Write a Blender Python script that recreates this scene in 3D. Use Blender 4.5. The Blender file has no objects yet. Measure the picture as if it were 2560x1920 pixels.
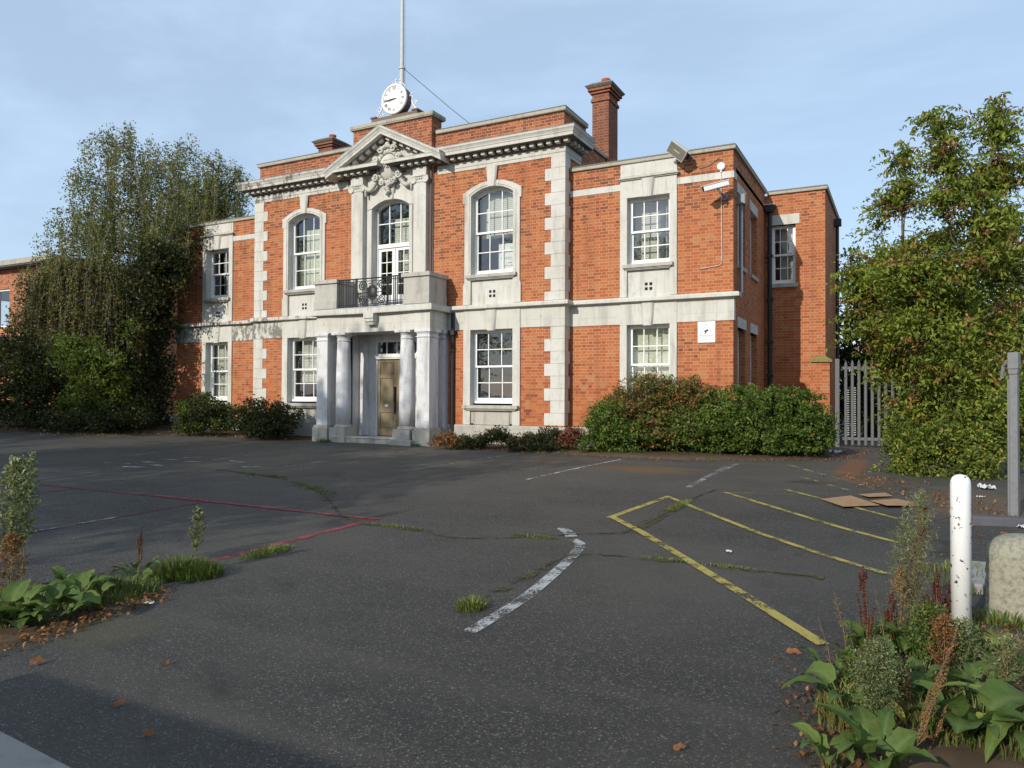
import bpy, bmesh, math, random
import numpy as np
from mathutils import Vector, Matrix

R = math.radians
scene = bpy.context.scene
col = scene.collection
random.seed(7)
rng = np.random.default_rng(11)

# ------------------------------------------------------------------ camera
F_PX, YAW, PITCH, ROLL = 1865.97, -0.4847, 0.0148, 0.0044
CAM = Vector((12.3975, -16.4547, 1.4766))
cam = bpy.data.cameras.new("camera")
cam.sensor_width = 36.0
cam.lens = F_PX / 2560.0 * 36.0
cam.clip_start = 0.05
cam.clip_end = 6000
camo = bpy.data.objects.new("camera", cam)
col.objects.link(camo)
_r = Vector((math.cos(YAW), -math.sin(YAW), 0))
_f = Vector((math.sin(YAW) * math.cos(PITCH), math.cos(YAW) * math.cos(PITCH), math.sin(PITCH)))
_u = _r.cross(_f)
_r2 = _r * math.cos(ROLL) + _u * math.sin(ROLL)
_u2 = _u * math.cos(ROLL) - _r * math.sin(ROLL)
mw = Matrix((_r2, _u2, -_f)).transposed().to_4x4()
mw.translation = CAM
camo.matrix_world = mw
scene.camera = camo

# ------------------------------------------------------------------ sky and sun
SUN_EL, SUN_AZ = R(25), R(12)
world = bpy.data.worlds.new("World")
scene.world = world
world.use_nodes = True
wn = world.node_tree.nodes
wl = world.node_tree.links
wn.clear()
wo = wn.new("ShaderNodeOutputWorld")
bg = wn.new("ShaderNodeBackground")
sky = wn.new("ShaderNodeTexSky")
sky.sky_type = 'NISHITA'
sky.sun_disc = False
sky.sun_elevation = SUN_EL
sky.sun_rotation = math.pi + SUN_AZ
sky.air_density = 1.0
sky.dust_density = 0.6
sky.ozone_density = 1.6
bg.inputs[1].default_value = 0.122
# thin wispy cloud mixed into the sky by direction
tc = wn.new("ShaderNodeTexCoord")
mp = wn.new("ShaderNodeMapping")
mp.inputs['Rotation'].default_value = (0, 0, R(35))
mp.inputs['Scale'].default_value = (1.3, 4.0, 7.0)
nz = wn.new("ShaderNodeTexNoise")
nz.inputs['Scale'].default_value = 1.6
nz.inputs['Detail'].default_value = 7
nz.inputs['Roughness'].default_value = 0.58
rp = wn.new("ShaderNodeValToRGB")
rp.color_ramp.elements[0].position = 0.42
rp.color_ramp.elements[0].color = (0.52, 0.52, 0.52, 1)
rp.color_ramp.elements[1].position = 0.85
rp.color_ramp.elements[1].color = (0.80, 0.80, 0.80, 1)
mx = wn.new("ShaderNodeMix")
mx.data_type = 'RGBA'
mx.inputs[7].default_value = (5.7, 7.4, 9.6, 1)
wl.new(tc.outputs['Generated'], mp.inputs[0])
wl.new(mp.outputs[0], nz.inputs['Vector'])
wl.new(nz.outputs[0], rp.inputs[0])
wl.new(rp.outputs[0], mx.inputs[0])
wl.new(sky.outputs[0], mx.inputs[6])
wl.new(mx.outputs[2], bg.inputs[0])
wl.new(bg.outputs[0], wo.inputs[0])

sl = bpy.data.lights.new("sun", 'SUN')
sl.energy = 4.3
sl.angle = R(0.55)
sl.color = (1.0, 0.935, 0.835)
so = bpy.data.objects.new("sun", sl)
so.rotation_euler = (math.pi / 2 - SUN_EL, 0, -SUN_AZ)
so.location = (-10, -60, 40)
col.objects.link(so)

scene.view_settings.view_transform = 'Standard'
scene.view_settings.look = 'None'
scene.view_settings.exposure = 0.0
scene.view_settings.gamma = 1.0
scene.cycles.max_bounces = 6
scene.cycles.transparent_max_bounces = 12
scene.cycles.use_denoising = True

# ------------------------------------------------------------------ helpers
def tag(o, label=None, cat=None, group=None, kind=None):
    if label: o["label"] = label
    if cat: o["category"] = cat
    if group: o["group"] = group
    if kind: o["kind"] = kind
    return o

def thing(name, label, cat, loc=(0, 0, 0), group=None, rz=0.0):
    o = bpy.data.objects.new(name, None)
    o.empty_display_size = 0.2
    o.location = loc
    o.rotation_euler = (0, 0, rz)
    col.objects.link(o)
    return tag(o, label, cat, group)

class MB:
    """collects faces and links them as one mesh object"""
    def __init__(s, T=None):
        s.v, s.f, s.T = [], [], T
    def _add(s, vs, fs):
        n = len(s.v)
        s.v += [s.T(p) if s.T else tuple(p) for p in vs]
        s.f += [tuple(i + n for i in f) for f in fs]
        return s
    def box(s, x0, x1, y0, y1, z0, z1):
        return s._add([(x0, y0, z0), (x1, y0, z0), (x1, y1, z0), (x0, y1, z0), (x0, y0, z1), (x1, y0, z1), (x1, y1, z1), (x0, y1, z1)],
                      [(0, 3, 2, 1), (4, 5, 6, 7), (0, 1, 5, 4), (1, 2, 6, 5), (2, 3, 7, 6), (3, 0, 4, 7)])
    def taper(s, x0, x1, X0, X1, y0, y1, z0, z1):
        """box whose bottom spans x0..x1 and top X0..X1"""
        return s._add([(x0, y0, z0), (x1, y0, z0), (x1, y1, z0), (x0, y1, z0), (X0, y0, z1), (X1, y0, z1), (X1, y1, z1), (X0, y1, z1)],
                      [(0, 3, 2, 1), (4, 5, 6, 7), (0, 1, 5, 4), (1, 2, 6, 5), (2, 3, 7, 6), (3, 0, 4, 7)])
    def poly_y(s, pts, y0, y1):
        n = len(pts)
        return s._add([(x, y0, z) for x, z in pts] + [(x, y1, z) for x, z in pts],
                      [tuple(range(n)), tuple(range(2 * n - 1, n - 1, -1))] + [(i, i + n, (i + 1) % n + n, (i + 1) % n) for i in range(n)])
    def poly_z(s, pts, z0, z1):
        n = len(pts)
        return s._add([(x, y, z0) for x, y in pts] + [(x, y, z1) for x, y in pts],
                      [tuple(range(n - 1, -1, -1)), tuple(range(n, 2 * n))] + [(i, (i + 1) % n, (i + 1) % n + n, i + n) for i in range(n)])
    def strip_y(s, A, B, y0, y1):
        """solid between two open polylines A and B (x,z) of equal length"""
        n = len(A)
        vs = [(x, y0, z) for x, z in A] + [(x, y0, z) for x, z in B] + [(x, y1, z) for x, z in A] + [(x, y1, z) for x, z in B]
        fs = []
        for i in range(n - 1):
            fs += [(i, i + 1, n + i + 1, n + i), (2 * n + i, 3 * n + i, 3 * n + i + 1, 2 * n + i + 1),
                   (i, 2 * n + i, 2 * n + i + 1, i + 1), (n + i, n + i + 1, 3 * n + i + 1, 3 * n + i)]
        for i in (0, n - 1):
            fs.append((i, n + i, 3 * n + i, 2 * n + i))
        return s._add(vs, fs)
    def sweep(s, prof, path):
        """moulding: profile (offset, z) carried along plan path (x,y); outward = right of travel"""
        P = [Vector(p) for p in path]
        rings = []
        for i, p in enumerate(P):
            d0 = (P[i] - P[i - 1]).normalized() if i else None
            d1 = (P[i + 1] - P[i]).normalized() if i < len(P) - 1 else None
            n0 = Vector((d0.y, -d0.x)) if d0 else None
            n1 = Vector((d1.y, -d1.x)) if d1 else None
            if n0 is None: m = n1
            elif n1 is None: m = n0
            else:
                m = n0 + n1
                m = m / max(1e-6, m.dot(n0))
            rings.append([(p.x + m.x * o, p.y + m.y * o, z) for o, z in prof])
        k = len(prof)
        vs = [q for r in rings for q in r]
        fs = []
        for i in range(len(P) - 1):
            for j in range(k):
                a, b = i * k + j, i * k + (j + 1) % k
                fs.append((a, b, b + k, a + k))
        fs += [tuple(range(k)), tuple(range((len(P) - 1) * k, len(P) * k))]
        return s._add(vs, fs)
    def tube(s, path, r, n=8, cap=True):
        P = [Vector(p) for p in path]
        rr = r if hasattr(r, '__len__') else [r] * len(P)
        vs, fs = [], []
        ref = None
        for i, p in enumerate(P):
            d = (P[min(i + 1, len(P) - 1)] - P[max(i - 1, 0)])
            if d.length < 1e-9: d = Vector((0, 0, 1))
            d.normalize()
            if ref is None:
                ref = Vector((1, 0, 0)) if abs(d.x) < .8 else Vector((0, 1, 0))
            a = (ref - d * ref.dot(d)).normalized()
            ref = a
            b = d.cross(a)
            for k in range(n):
                t = 2 * math.pi * k / n
                vs.append(tuple(p + (a * math.cos(t) + b * math.sin(t)) * rr[i]))
        for i in range(len(P) - 1):
            for k in range(n):
                fs.append((i * n + k, i * n + (k + 1) % n, (i + 1) * n + (k + 1) % n, (i + 1) * n + k))
        if cap:
            fs += [tuple(range(n - 1, -1, -1)), tuple(range((len(P) - 1) * n, len(P) * n))]
        return s._add(vs, fs)
    def lathe(s, prof, c=(0, 0, 0), n=24, axis='z', ph=0.0, cap=True):
        vs, fs = [], []
        for r, h in prof:
            for k in range(n):
                t = 2 * math.pi * k / n + ph
                if axis == 'z': vs.append((c[0] + r * math.cos(t), c[1] + r * math.sin(t), c[2] + h))
                elif axis == 'y': vs.append((c[0] + r * math.cos(t), c[1] + h, c[2] + r * math.sin(t)))
                else: vs.append((c[0] + h, c[1] + r * math.cos(t), c[2] + r * math.sin(t)))
        m = len(prof)
        for i in range(m - 1):
            for k in range(n):
                fs.append((i * n + k, i * n + (k + 1) % n, (i + 1) * n + (k + 1) % n, (i + 1) * n + k))
        if cap: fs += [tuple(range(n)), tuple(range((m - 1) * n, m * n))]
        return s._add(vs, fs)
    def ell(s, c, r, n=12, m=8):
        prof = [(math.sin(math.pi * i / m), -math.cos(math.pi * i / m)) for i in range(m + 1)]
        vs, fs = [], []
        for a, h in prof:
            for k in range(n):
                t = 2 * math.pi * k / n
                vs.append((c[0] + r[0] * max(a, .001) * math.cos(t), c[1] + r[1] * max(a, .001) * math.sin(t), c[2] + r[2] * h))
        for i in range(m):
            for k in range(n):
                fs.append((i * n + k, i * n + (k + 1) % n, (i + 1) * n + (k + 1) % n, (i + 1) * n + k))
        return s._add(vs, fs)
    def wall(s, u0, u1, z0, z1, y0, y1, holes):
        """wall slab with rectangular holes; only exposed faces are made"""
        us = sorted({u0, u1} | {h[0] for h in holes} | {h[1] for h in holes})
        zs = sorted({z0, z1} | {h[2] for h in holes} | {h[3] for h in holes})
        us = [u for u in us if u0 <= u <= u1]
        zs = [z for z in zs if z0 <= z <= z1]
        def full(i, j):
            if i < 0 or j < 0 or i >= len(us) - 1 or j >= len(zs) - 1: return False
            cu, cz = (us[i] + us[i + 1]) / 2, (zs[j] + zs[j + 1]) / 2
            return not any(h[0] < cu < h[1] and h[2] < cz < h[3] for h in holes)
        for i in range(len(us) - 1):
            for j in range(len(zs) - 1):
                if not full(i, j): continue
                a, b, c, d = us[i], us[i + 1], zs[j], zs[j + 1]
                s._add([(a, y0, c), (b, y0, c), (b, y0, d), (a, y0, d)], [(0, 1, 2, 3)])
                s._add([(a, y1, c), (b, y1, c), (b, y1, d), (a, y1, d)], [(3, 2, 1, 0)])
                if not full(i - 1, j): s._add([(a, y0, c), (a, y1, c), (a, y1, d), (a, y0, d)], [(3, 2, 1, 0)])
                if not full(i + 1, j): s._add([(b, y0, c), (b, y1, c), (b, y1, d), (b, y0, d)], [(0, 1, 2, 3)])
                if not full(i, j - 1): s._add([(a, y0, c), (b, y0, c), (b, y1, c), (a, y1, c)], [(3, 2, 1, 0)])
                if not full(i, j + 1): s._add([(a, y0, d), (b, y0, d), (b, y1, d), (a, y1, d)], [(0, 1, 2, 3)])
        return s
    def build(s, name, m, parent=None, smooth=False, bevel=0.0, recalc=True):
        me = bpy.data.meshes.new(name)
        me.from_pydata(s.v, [], s.f)
        if recalc:
            bm = bmesh.new(); bm.from_mesh(me)
            bmesh.ops.recalc_face_normals(bm, faces=bm.faces)
            bm.to_mesh(me); bm.free()
        me.materials.append(m)
        if smooth:
            me.polygons.foreach_set('use_smooth', [True] * len(me.polygons))
        o = bpy.data.objects.new(name, me)
        col.objects.link(o)
        if parent is not None: o.parent = parent
        if bevel:
            b = o.modifiers.new("bevel", 'BEVEL')
            b.width = bevel; b.segments = 2; b.limit_method = 'ANGLE'; b.angle_limit = R(40)
        return o

def arc(xc, hw, zs, sag, n=16, rev=False):
    """segmental arch points from left to right"""
    Rr = (hw * hw + sag * sag) / (2 * sag)
    zc = zs + sag - Rr
    a = math.asin(hw / Rr)
    return [(xc + Rr * math.sin(-a + 2 * a * i / n), zc + Rr * math.cos(-a + 2 * a * i / n)) for i in range(n + 1)]

def text_mesh(body, size, depth, name, m, parent, M):
    cu = bpy.data.curves.new("lettering", 'FONT')
    cu.body = body; cu.size = size; cu.extrude = depth; cu.align_x = 'CENTER'; cu.align_y = 'CENTER'
    tmp = bpy.data.objects.new("lettering", cu)
    col.objects.link(tmp)
    bpy.context.view_layer.update()
    me = bpy.data.meshes.new_from_object(tmp.evaluated_get(bpy.context.evaluated_depsgraph_get()))
    bpy.data.objects.remove(tmp)
    me.transform(M)
    me.materials.clear(); me.materials.append(m)
    o = bpy.data.objects.new(name, me)
    col.objects.link(o)
    if parent is not None: o.parent = parent
    return o

FRONT = Matrix.Rotation(R(90), 4, 'X')          # text standing in the XZ plane facing -Y

# ------------------------------------------------------------------ material helpers
class NT:
    def __init__(s, name):
        s.m = bpy.data.materials.new(name)
        s.m.use_nodes = True
        s.n, s.l = s.m.node_tree.nodes, s.m.node_tree.links
        s.b = s.n["Principled BSDF"]
        s.out = s.n["Material Output"]
    def new(s, t, **k):
        q = s.n.new(t)
        for a, v in k.items(): setattr(q, a, v)
        return q
    def lk(s, a, b): s.l.new(a, b)
    def sock(s, inp, v):
        if hasattr(v, 'is_output'): s.l.new(v, inp)
        else: inp.default_value = v
    def math(s, op, a, b=0.0, c=None):
        q = s.new("ShaderNodeMath", operation=op)
        s.sock(q.inputs[0], a); s.sock(q.inputs[1], b)
        if c is not None: s.sock(q.inputs[2], c)
        return q.outputs[0]
    def mix(s, fac, a, b, mode='MIX'):
        q = s.new("ShaderNodeMix", data_type='RGBA', blend_type=mode)
        s.sock(q.inputs[0], fac)
        s.sock(q.inputs[6], a if hasattr(a, 'is_output') else (*a, 1) if len(a) == 3 else a)
        s.sock(q.inputs[7], b if hasattr(b, 'is_output') else (*b, 1) if len(b) == 3 else b)
        return q.outputs[2]
    def pos(s):
        return s.new("ShaderNodeTexCoord").outputs['Object']
    def scaled(s, v, sc):
        q = s.new("ShaderNodeMapping")
        q.inputs['Scale'].default_value = sc
        s.lk(v, q.inputs[0])
        return q.outputs[0]
    def noise(s, v, scale, detail=4, rough=0.55, dist=0.0):
        q = s.new("ShaderNodeTexNoise")
        q.inputs['Scale'].default_value = scale; q.inputs['Detail'].default_value = detail
        q.inputs['Roughness'].default_value = rough; q.inputs['Distortion'].default_value = dist
        s.lk(v, q.inputs['Vector'])
        return q.outputs[0]
    def ramp(s, f, stops):
        q = s.new("ShaderNodeValToRGB")
        e = q.color_ramp.elements
        while len(e) < len(stops): e.new(0.5)
        for x, (p, c) in zip(e, stops):
            x.position = p
            x.color = (c, c, c, 1) if not hasattr(c, '__len__') else (*c, 1)
        s.lk(f, q.inputs[0])
        return q.outputs[0]
    def sep(s, v):
        q = s.new("ShaderNodeSeparateXYZ"); s.lk(v, q.inputs[0]); return q.outputs
    def bump(s, h, strength=0.3, dist=0.01):
        q = s.new("ShaderNodeBump")
        q.inputs['Strength'].default_value = strength; q.inputs['Distance'].default_value = dist
        s.lk(h, q.inputs['Height']); s.lk(q.outputs[0], s.b.inputs['Normal'])
    def done(s, colr, rough=0.8, spec=0.3, metal=0.0):
        s.sock(s.b.inputs['Base Color'], colr if hasattr(colr, 'is_output') else (*colr, 1))
        s.sock(s.b.inputs['Roughness'], rough)
        s.b.inputs['Specular IOR Level'].default_value = spec
        s.b.inputs['Metallic'].default_value = metal
        return s.m

def brick_mat(name, hue=(0.40, 0.124, 0.045), weathered=1.0, mort=(0.50, 0.31, 0.185)):
    t = NT(name)
    p = t.pos()
    x, y, z = t.sep(p)
    g = t.new("ShaderNodeNewGeometry")
    nx = t.math('ABSOLUTE', t.sep(g.outputs['True Normal'])[0])
    side = t.math('GREATER_THAN', nx, 0.6)
    u = t.math('ADD', t.math('MULTIPLY', x, t.math('SUBTRACT', 1.0, side)), t.math('MULTIPLY', y, side))
    zz = t.math('DIVIDE', z, 0.075)
    row = t.math('FLOOR', zz)
    vz = t.math('SUBTRACT', zz, row)
    odd = t.math('MULTIPLY', t.math('FLOORED_MODULO', row, 2.0), 0.5)
    uu = t.math('ADD', t.math('DIVIDE', u, 0.338), odd)
    ci = t.math('FLOOR', uu)
    vu = t.math('SUBTRACT', uu, ci)
    header = t.math('GREATER_THAN', vu, 0.667)
    m1 = t.math('LESS_THAN', vu, 0.034)
    m2 = t.math('LESS_THAN', t.math('ABSOLUTE', t.math('SUBTRACT', vu, 0.683)), 0.017)
    m3 = t.math('LESS_THAN', vz, 0.15)
    mo = t.math('MAXIMUM', t.math('MAXIMUM', m1, m2), m3)
    idv = t.new("ShaderNodeCombineXYZ")
    t.lk(t.math('ADD', ci, t.math('MULTIPLY', header, 0.37)), idv.inputs[0]); t.lk(row, idv.inputs[1]); t.lk(side, idv.inputs[2])
    wnz = t.new("ShaderNodeTexWhiteNoise", noise_dimensions='3D')
    t.lk(idv.outputs[0], wnz.inputs['Vector'])
    rnd = wnz.outputs['Value']
    big = t.noise(p, 0.45, 3, 0.6)
    mid = t.noise(p, 2.2, 4, 0.6)
    fine = t.noise(p, 45, 3, 0.6)
    h = hue
    base = t.ramp(rnd, [(0.0, (h[0] * .72, h[1] * .62, h[2] * .62)), (0.18, (h[0] * .88, h[1] * .8, h[2] * .8)), (0.55, h), (0.85, (h[0] * 1.1, h[1] * 1.25, h[2] * 1.2)), (1.0, (h[0] * .95, h[1] * 1.5, h[2] * 1.7))])
    # burnt dark bricks, more of them high on the walls
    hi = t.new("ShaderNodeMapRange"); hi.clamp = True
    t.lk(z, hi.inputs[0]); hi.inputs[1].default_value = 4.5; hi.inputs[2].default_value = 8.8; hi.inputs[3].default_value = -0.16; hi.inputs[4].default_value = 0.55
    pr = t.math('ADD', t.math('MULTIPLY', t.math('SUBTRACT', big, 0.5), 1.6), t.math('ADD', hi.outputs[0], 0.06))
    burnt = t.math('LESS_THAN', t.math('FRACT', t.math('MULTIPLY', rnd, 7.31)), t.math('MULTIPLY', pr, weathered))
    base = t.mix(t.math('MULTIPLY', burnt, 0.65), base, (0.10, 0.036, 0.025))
    base = t.mix(t.math('MULTIPLY', t.math('SUBTRACT', mid, 0.35), 0.55), base, (0.34, 0.085, 0.04))
    # mortar gets covered by dust low on the wall and in patches
    mf = t.math('MULTIPLY', mo, t.ramp(t.noise(p, 0.9, 4, 0.6), [(0.3, 0.6), (0.6, 1.0)]))
    lowm = t.new("ShaderNodeMapRange"); t.lk(z, lowm.inputs[0])
    lowm.inputs[1].default_value = 0.9; lowm.inputs[2].default_value = 2.6; lowm.inputs[3].default_value = 0.3; lowm.inputs[4].default_value = 1.0
    mf = t.math('MULTIPLY', mf, lowm.outputs[0])
    c = t.mix(mf, base, mort)
    c = t.mix(t.math('MULTIPLY', fine, 0.25), c, (0.2, 0.1, 0.06))
    # soot streaks running down
    st = t.noise(t.scaled(p, (3.5, 3.5, 0.35)), 1.0, 5, 0.65)
    c = t.mix(t.ramp(st, [(0.50, 0.0), (0.78, 0.5)]), c, (0.13, 0.055, 0.035))
    t.bump(t.math('ADD', t.math('MULTIPLY', t.math('SUBTRACT', 1.0, mo), 1.0), t.math('MULTIPLY', fine, 0.4)), 0.35, 0.006)
    return t.done(c, 0.88, 0.2)

def stone_mat(name, c0=(0.58, 0.57, 0.525), dirt=0.5, grey=0.0, joints=True, mildew=False, jh=0.30, jw=0.9):
    t = NT(name)
    p = t.pos()
    x, y, z = t.sep(p)
    n1 = t.noise(p, 1.1, 5, 0.62)
    n2 = t.noise(p, 7.0, 5, 0.65)
    n3 = t.noise(t.scaled(p, (5, 5, 0.55)), 1.0, 5, 0.7)
    fine = t.noise(p, 60, 3, 0.6)
    c = t.mix(t.ramp(n1, [(0.35, 0.0), (0.7, 1.0)]), c0, (c0[0] * .86, c0[1] * .84, c0[2] * .80))
    c = t.mix(t.ramp(n2, [(0.52, 0.0), (0.75, 0.5 * dirt + grey * .4)]), c, (0.30, 0.28, 0.235))
    c = t.mix(t.ramp(n3, [(0.50, 0.0), (0.72, 0.75 * dirt + grey * .5)]), c, (0.17, 0.155, 0.13))
    if grey: c = t.mix(grey, c, (0.26, 0.25, 0.22))
    if mildew:
        ms = t.noise(t.scaled(p, (4, 4, 1.6)), 1.6, 6, 0.72)
        ml = t.new("ShaderNodeMapRange"); t.lk(x, ml.inputs[0])
        ml.inputs[1].default_value = -4.2; ml.inputs[2].default_value = -0.6; ml.inputs[3].default_value = 0.16; ml.inputs[4].default_value = -0.02
        th = t.math('ADD', ms, ml.outputs[0])
        c = t.mix(t.ramp(th, [(0.62, 0.0), (0.70, 0.8)]), c, (0.07, 0.06, 0.05))
    if joints:
        u = t.math('ADD', x, y)
        fr = t.math('FRACT', t.math('DIVIDE', u, jw))
        j1 = t.math('LESS_THAN', fr, 0.008 / jw)
        frz = t.math('FRACT', t.math('DIVIDE', t.math('SUBTRACT', z, 0.028), jh))
        j2 = t.math('LESS_THAN', frz, 0.007 / jh)
        c = t.mix(t.math('MULTIPLY', t.math('MAXIMUM', j1, j2), 0.5), c, (0.2, 0.18, 0.15))
    c = t.mix(t.math('MULTIPLY', fine, 0.18), c, (0.4, 0.37, 0.3))
    t.bump(t.math('ADD', n2, t.math('MULTIPLY', fine, 0.5)), 0.25, 0.006)
    return t.done(c, 0.85, 0.2)

def plain_mat(name, c, rough=0.6, spec=0.4, metal=0.0, var=0.25, scale=9, dark=None, bump=0.0, vstretch=1.0, thr=(0.45, 0.75)):
    t = NT(name)
    p = t.pos()
    n = t.noise(t.scaled(p, (1, 1, vstretch)), scale, 5, 0.62)
    dk = dark or (c[0] * .55, c[1] * .55, c[2] * .55)
    cc = t.mix(t.ramp(n, [(thr[0], 0.0), (thr[1], min(1.0, var * 2))]), c, dk)
    if bump: t.bump(n, bump, 0.01)
    return t.done(cc, rough, spec, metal)

def leaf_mat(name, stops, transl=0.35, gloss=0.25, rough=0.5):
    t = NT(name)
    a = t.new("ShaderNodeAttribute"); a.attribute_name = "tint"
    c = t.ramp(a.outputs['Fac'], stops)
    t.done(c, rough, gloss)
    tr = t.new("ShaderNodeBsdfTranslucent")
    t.lk(t.mix(0.35, c, (0.20, 0.24, 0.03)), tr.inputs[0])
    ms = t.new("ShaderNodeMixShader"); ms.inputs[0].default_value = transl
    t.lk(t.b.outputs[0], ms.inputs[1]); t.lk(tr.outputs[0], ms.inputs[2])
    t.lk(ms.outputs[0], t.out.inputs[0])
    return t.m

def glass_mat(name, tintc=(0.80, 0.82, 0.80)):
    t = NT(name)
    fr = t.new("ShaderNodeFresnel"); fr.inputs[0].default_value = 1.6
    p = t.pos()
    bp = t.new("ShaderNodeBump"); bp.inputs['Strength'].default_value = 0.06; bp.inputs['Distance'].default_value = 0.05
    t.lk(t.noise(p, 2.3, 2, 0.5), bp.inputs['Height'])
    gl = t.new("ShaderNodeBsdfGlossy"); gl.inputs['Roughness'].default_value = 0.015
    gl.inputs['Color'].default_value = (0.95, 0.97, 1, 1)
    t.lk(bp.outputs[0], gl.inputs['Normal']); t.lk(bp.outputs[0], fr.inputs['Normal'])
    tr = t.new("ShaderNodeBsdfTransparent"); tr.inputs[0].default_value = (*tintc, 1)
    f = t.math('ADD', fr.outputs[0], 0.08)
    ms = t.new("ShaderNodeMixShader")
    t.lk(f, ms.inputs[0]); t.lk(tr.outputs[0], ms.inputs[1]); t.lk(gl.outputs[0], ms.inputs[2])
    t.lk(ms.outputs[0], t.out.inputs[0])
    return t.m

M = {}
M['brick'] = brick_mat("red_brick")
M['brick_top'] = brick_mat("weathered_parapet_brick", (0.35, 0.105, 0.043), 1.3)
M['brick_soot'] = brick_mat("sooty_chimney_brick", (0.23, 0.070, 0.034), 1.5, (0.30, 0.20, 0.14))
M['brick_far'] = brick_mat("pale_brick", (0.40, 0.14, 0.065), 0.7, (0.4, 0.27, 0.18))
M['stone'] = stone_mat("portland_stone", mildew=True, dirt=0.6)
M['stone_plain'] = stone_mat("smooth_stone", joints=False, dirt=0.72)
M['sooty_shade'] = stone_mat("sooty_shaded_stone", (0.10, 0.080, 0.068), dirt=0.8, joints=False)  # soot colour, darkened further to carry the shade under the cornice
M['coping_top'] = stone_mat("dark_weathered_coping", (0.13, 0.125, 0.10), dirt=0.8, grey=0.1, joints=False)
M['stone_grey'] = stone_mat("weathered_grey_stone", (0.50, 0.48, 0.43), dirt=0.9, grey=0.25, joints=False)
M['stone_dark'] = stone_mat("dark_coping_stone", (0.42, 0.39, 0.31), dirt=0.9, grey=0.2, joints=False)
M['portico'] = stone_mat("painted_portico_stone", (0.66, 0.66, 0.68), dirt=0.85, joints=False, mildew=False)
M['plinth'] = stone_mat("plinth_stone", (0.48, 0.46, 0.41), dirt=1.0, grey=0.2, joints=True, jh=0.3, jw=0.8)
M['white_paint'] = plain_mat("white_gloss_paint", (0.78, 0.78, 0.75), 0.45, 0.4, var=0.12, scale=14, dark=(0.45, 0.43, 0.38))
M['glass'] = glass_mat("window_glass")
M['blind'] = None
def blind_mat():
    t = NT("venetian_blind")
    z = t.sep(t.pos())[2]
    f = t.math('FRACT', t.math('DIVIDE', z, 0.05))
    c = t.ramp(f, [(0.0, (0.30, 0.30, 0.26)), (0.25, (0.62, 0.62, 0.56)), (0.8, (0.70, 0.70, 0.63)), (1.0, (0.34, 0.34, 0.3))])
    return t.done(c, 0.6, 0.3)
M['blind'] = blind_mat()
M['sheet'] = plain_mat("pale_blind_cloth", (0.70, 0.71, 0.60), 0.9, 0.1, var=0.12, scale=3)
M['curtain'] = plain_mat("grey_curtain", (0.48, 0.50, 0.52), 0.9, 0.1, var=0.2, scale=4)
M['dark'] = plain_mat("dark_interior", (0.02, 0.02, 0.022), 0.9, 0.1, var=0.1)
M['room'] = plain_mat("room_plaster", (0.22, 0.21, 0.19), 0.9, 0.1, var=0.1)
M['iron'] = plain_mat("black_iron", (0.016, 0.016, 0.018), 0.5, 0.5, var=0.2, dark=(0.05, 0.03, 0.02))
M['lead'] = plain_mat("lead_flashing", (0.34, 0.35, 0.37), 0.6, 0.4, var=0.2)
M['door'] = plain_mat("tan_door_paint", (0.24, 0.195, 0.125), 0.85, 0.1, var=0.35, scale=3.0, dark=(0.13, 0.105, 0.07), vstretch=0.5)
M['pipe_black'] = plain_mat("black_pipe_paint", (0.022, 0.020, 0.020), 0.5, 0.4, var=0.2)
M['pipe_grey'] = plain_mat("grey_pipe_paint", (0.19, 0.19, 0.21), 0.5, 0.4, var=0.2)
M['terracotta'] = plain_mat("terracotta_pot", (0.40, 0.10, 0.06), 0.8, 0.2, var=0.2)
M['roof'] = plain_mat("roof_felt", (0.10, 0.10, 0.11), 0.9, 0.1, var=0.2)
M['white_metal'] = plain_mat("white_painted_metal", (0.74, 0.74, 0.73), 0.4, 0.5, var=0.12, scale=20)
M['clock_face'] = plain_mat("clock_dial_enamel", (0.80, 0.79, 0.76), 0.35, 0.5, var=0.05)
M['bronze'] = plain_mat("brown_clock_case", (0.13, 0.075, 0.05), 0.5, 0.4, var=0.2)
M['clock_ink'] = plain_mat("clock_numeral_grey", (0.16, 0.14, 0.14), 0.5, 0.3, var=0.05)
M['steel'] = plain_mat("galvanised_steel", (0.24, 0.245, 0.25), 0.5, 0.5, 0.3, var=0.25, scale=25)
M['lamp_grey'] = plain_mat("pale_grey_housing", (0.50, 0.50, 0.47), 0.5, 0.4, var=0.2, scale=15)
M['gate_steel'] = plain_mat("dull_shaded_gate_steel", (0.135, 0.135, 0.138), 0.65, 0.25, var=0.25, scale=25)  # steel colour darkened to hold the tree shade over the gate
M['post_grey'] = plain_mat("grey_post_paint", (0.17, 0.172, 0.175), 0.5, 0.4, var=0.25, scale=18)
M['bollard'] = plain_mat("chipped_white_paint", (0.80, 0.80, 0.77), 0.4, 0.5, var=0.6, scale=26, dark=(0.07, 0.06, 0.055), thr=(0.61, 0.64))
M['sign_ink'] = plain_mat("black_sign_ink", (0.03, 0.03, 0.03), 0.6, 0.3, var=0.05)
M['sign_grey'] = plain_mat("grey_sign_ink", (0.33, 0.34, 0.36), 0.6, 0.3, var=0.05)
M['sign_green'] = plain_mat("pale_green_print", (0.40, 0.62, 0.48), 0.6, 0.3, var=0.05)
M['bark'] = plain_mat("grey_brown_bark", (0.11, 0.09, 0.065), 0.95, 0.1, var=0.4, scale=14, bump=0.5, vstretch=0.3)
M['birch_bark'] = plain_mat("birch_bark", (0.42, 0.40, 0.36), 0.9, 0.15, var=0.5, scale=9, dark=(0.06, 0.05, 0.045), vstretch=2.5)
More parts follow.
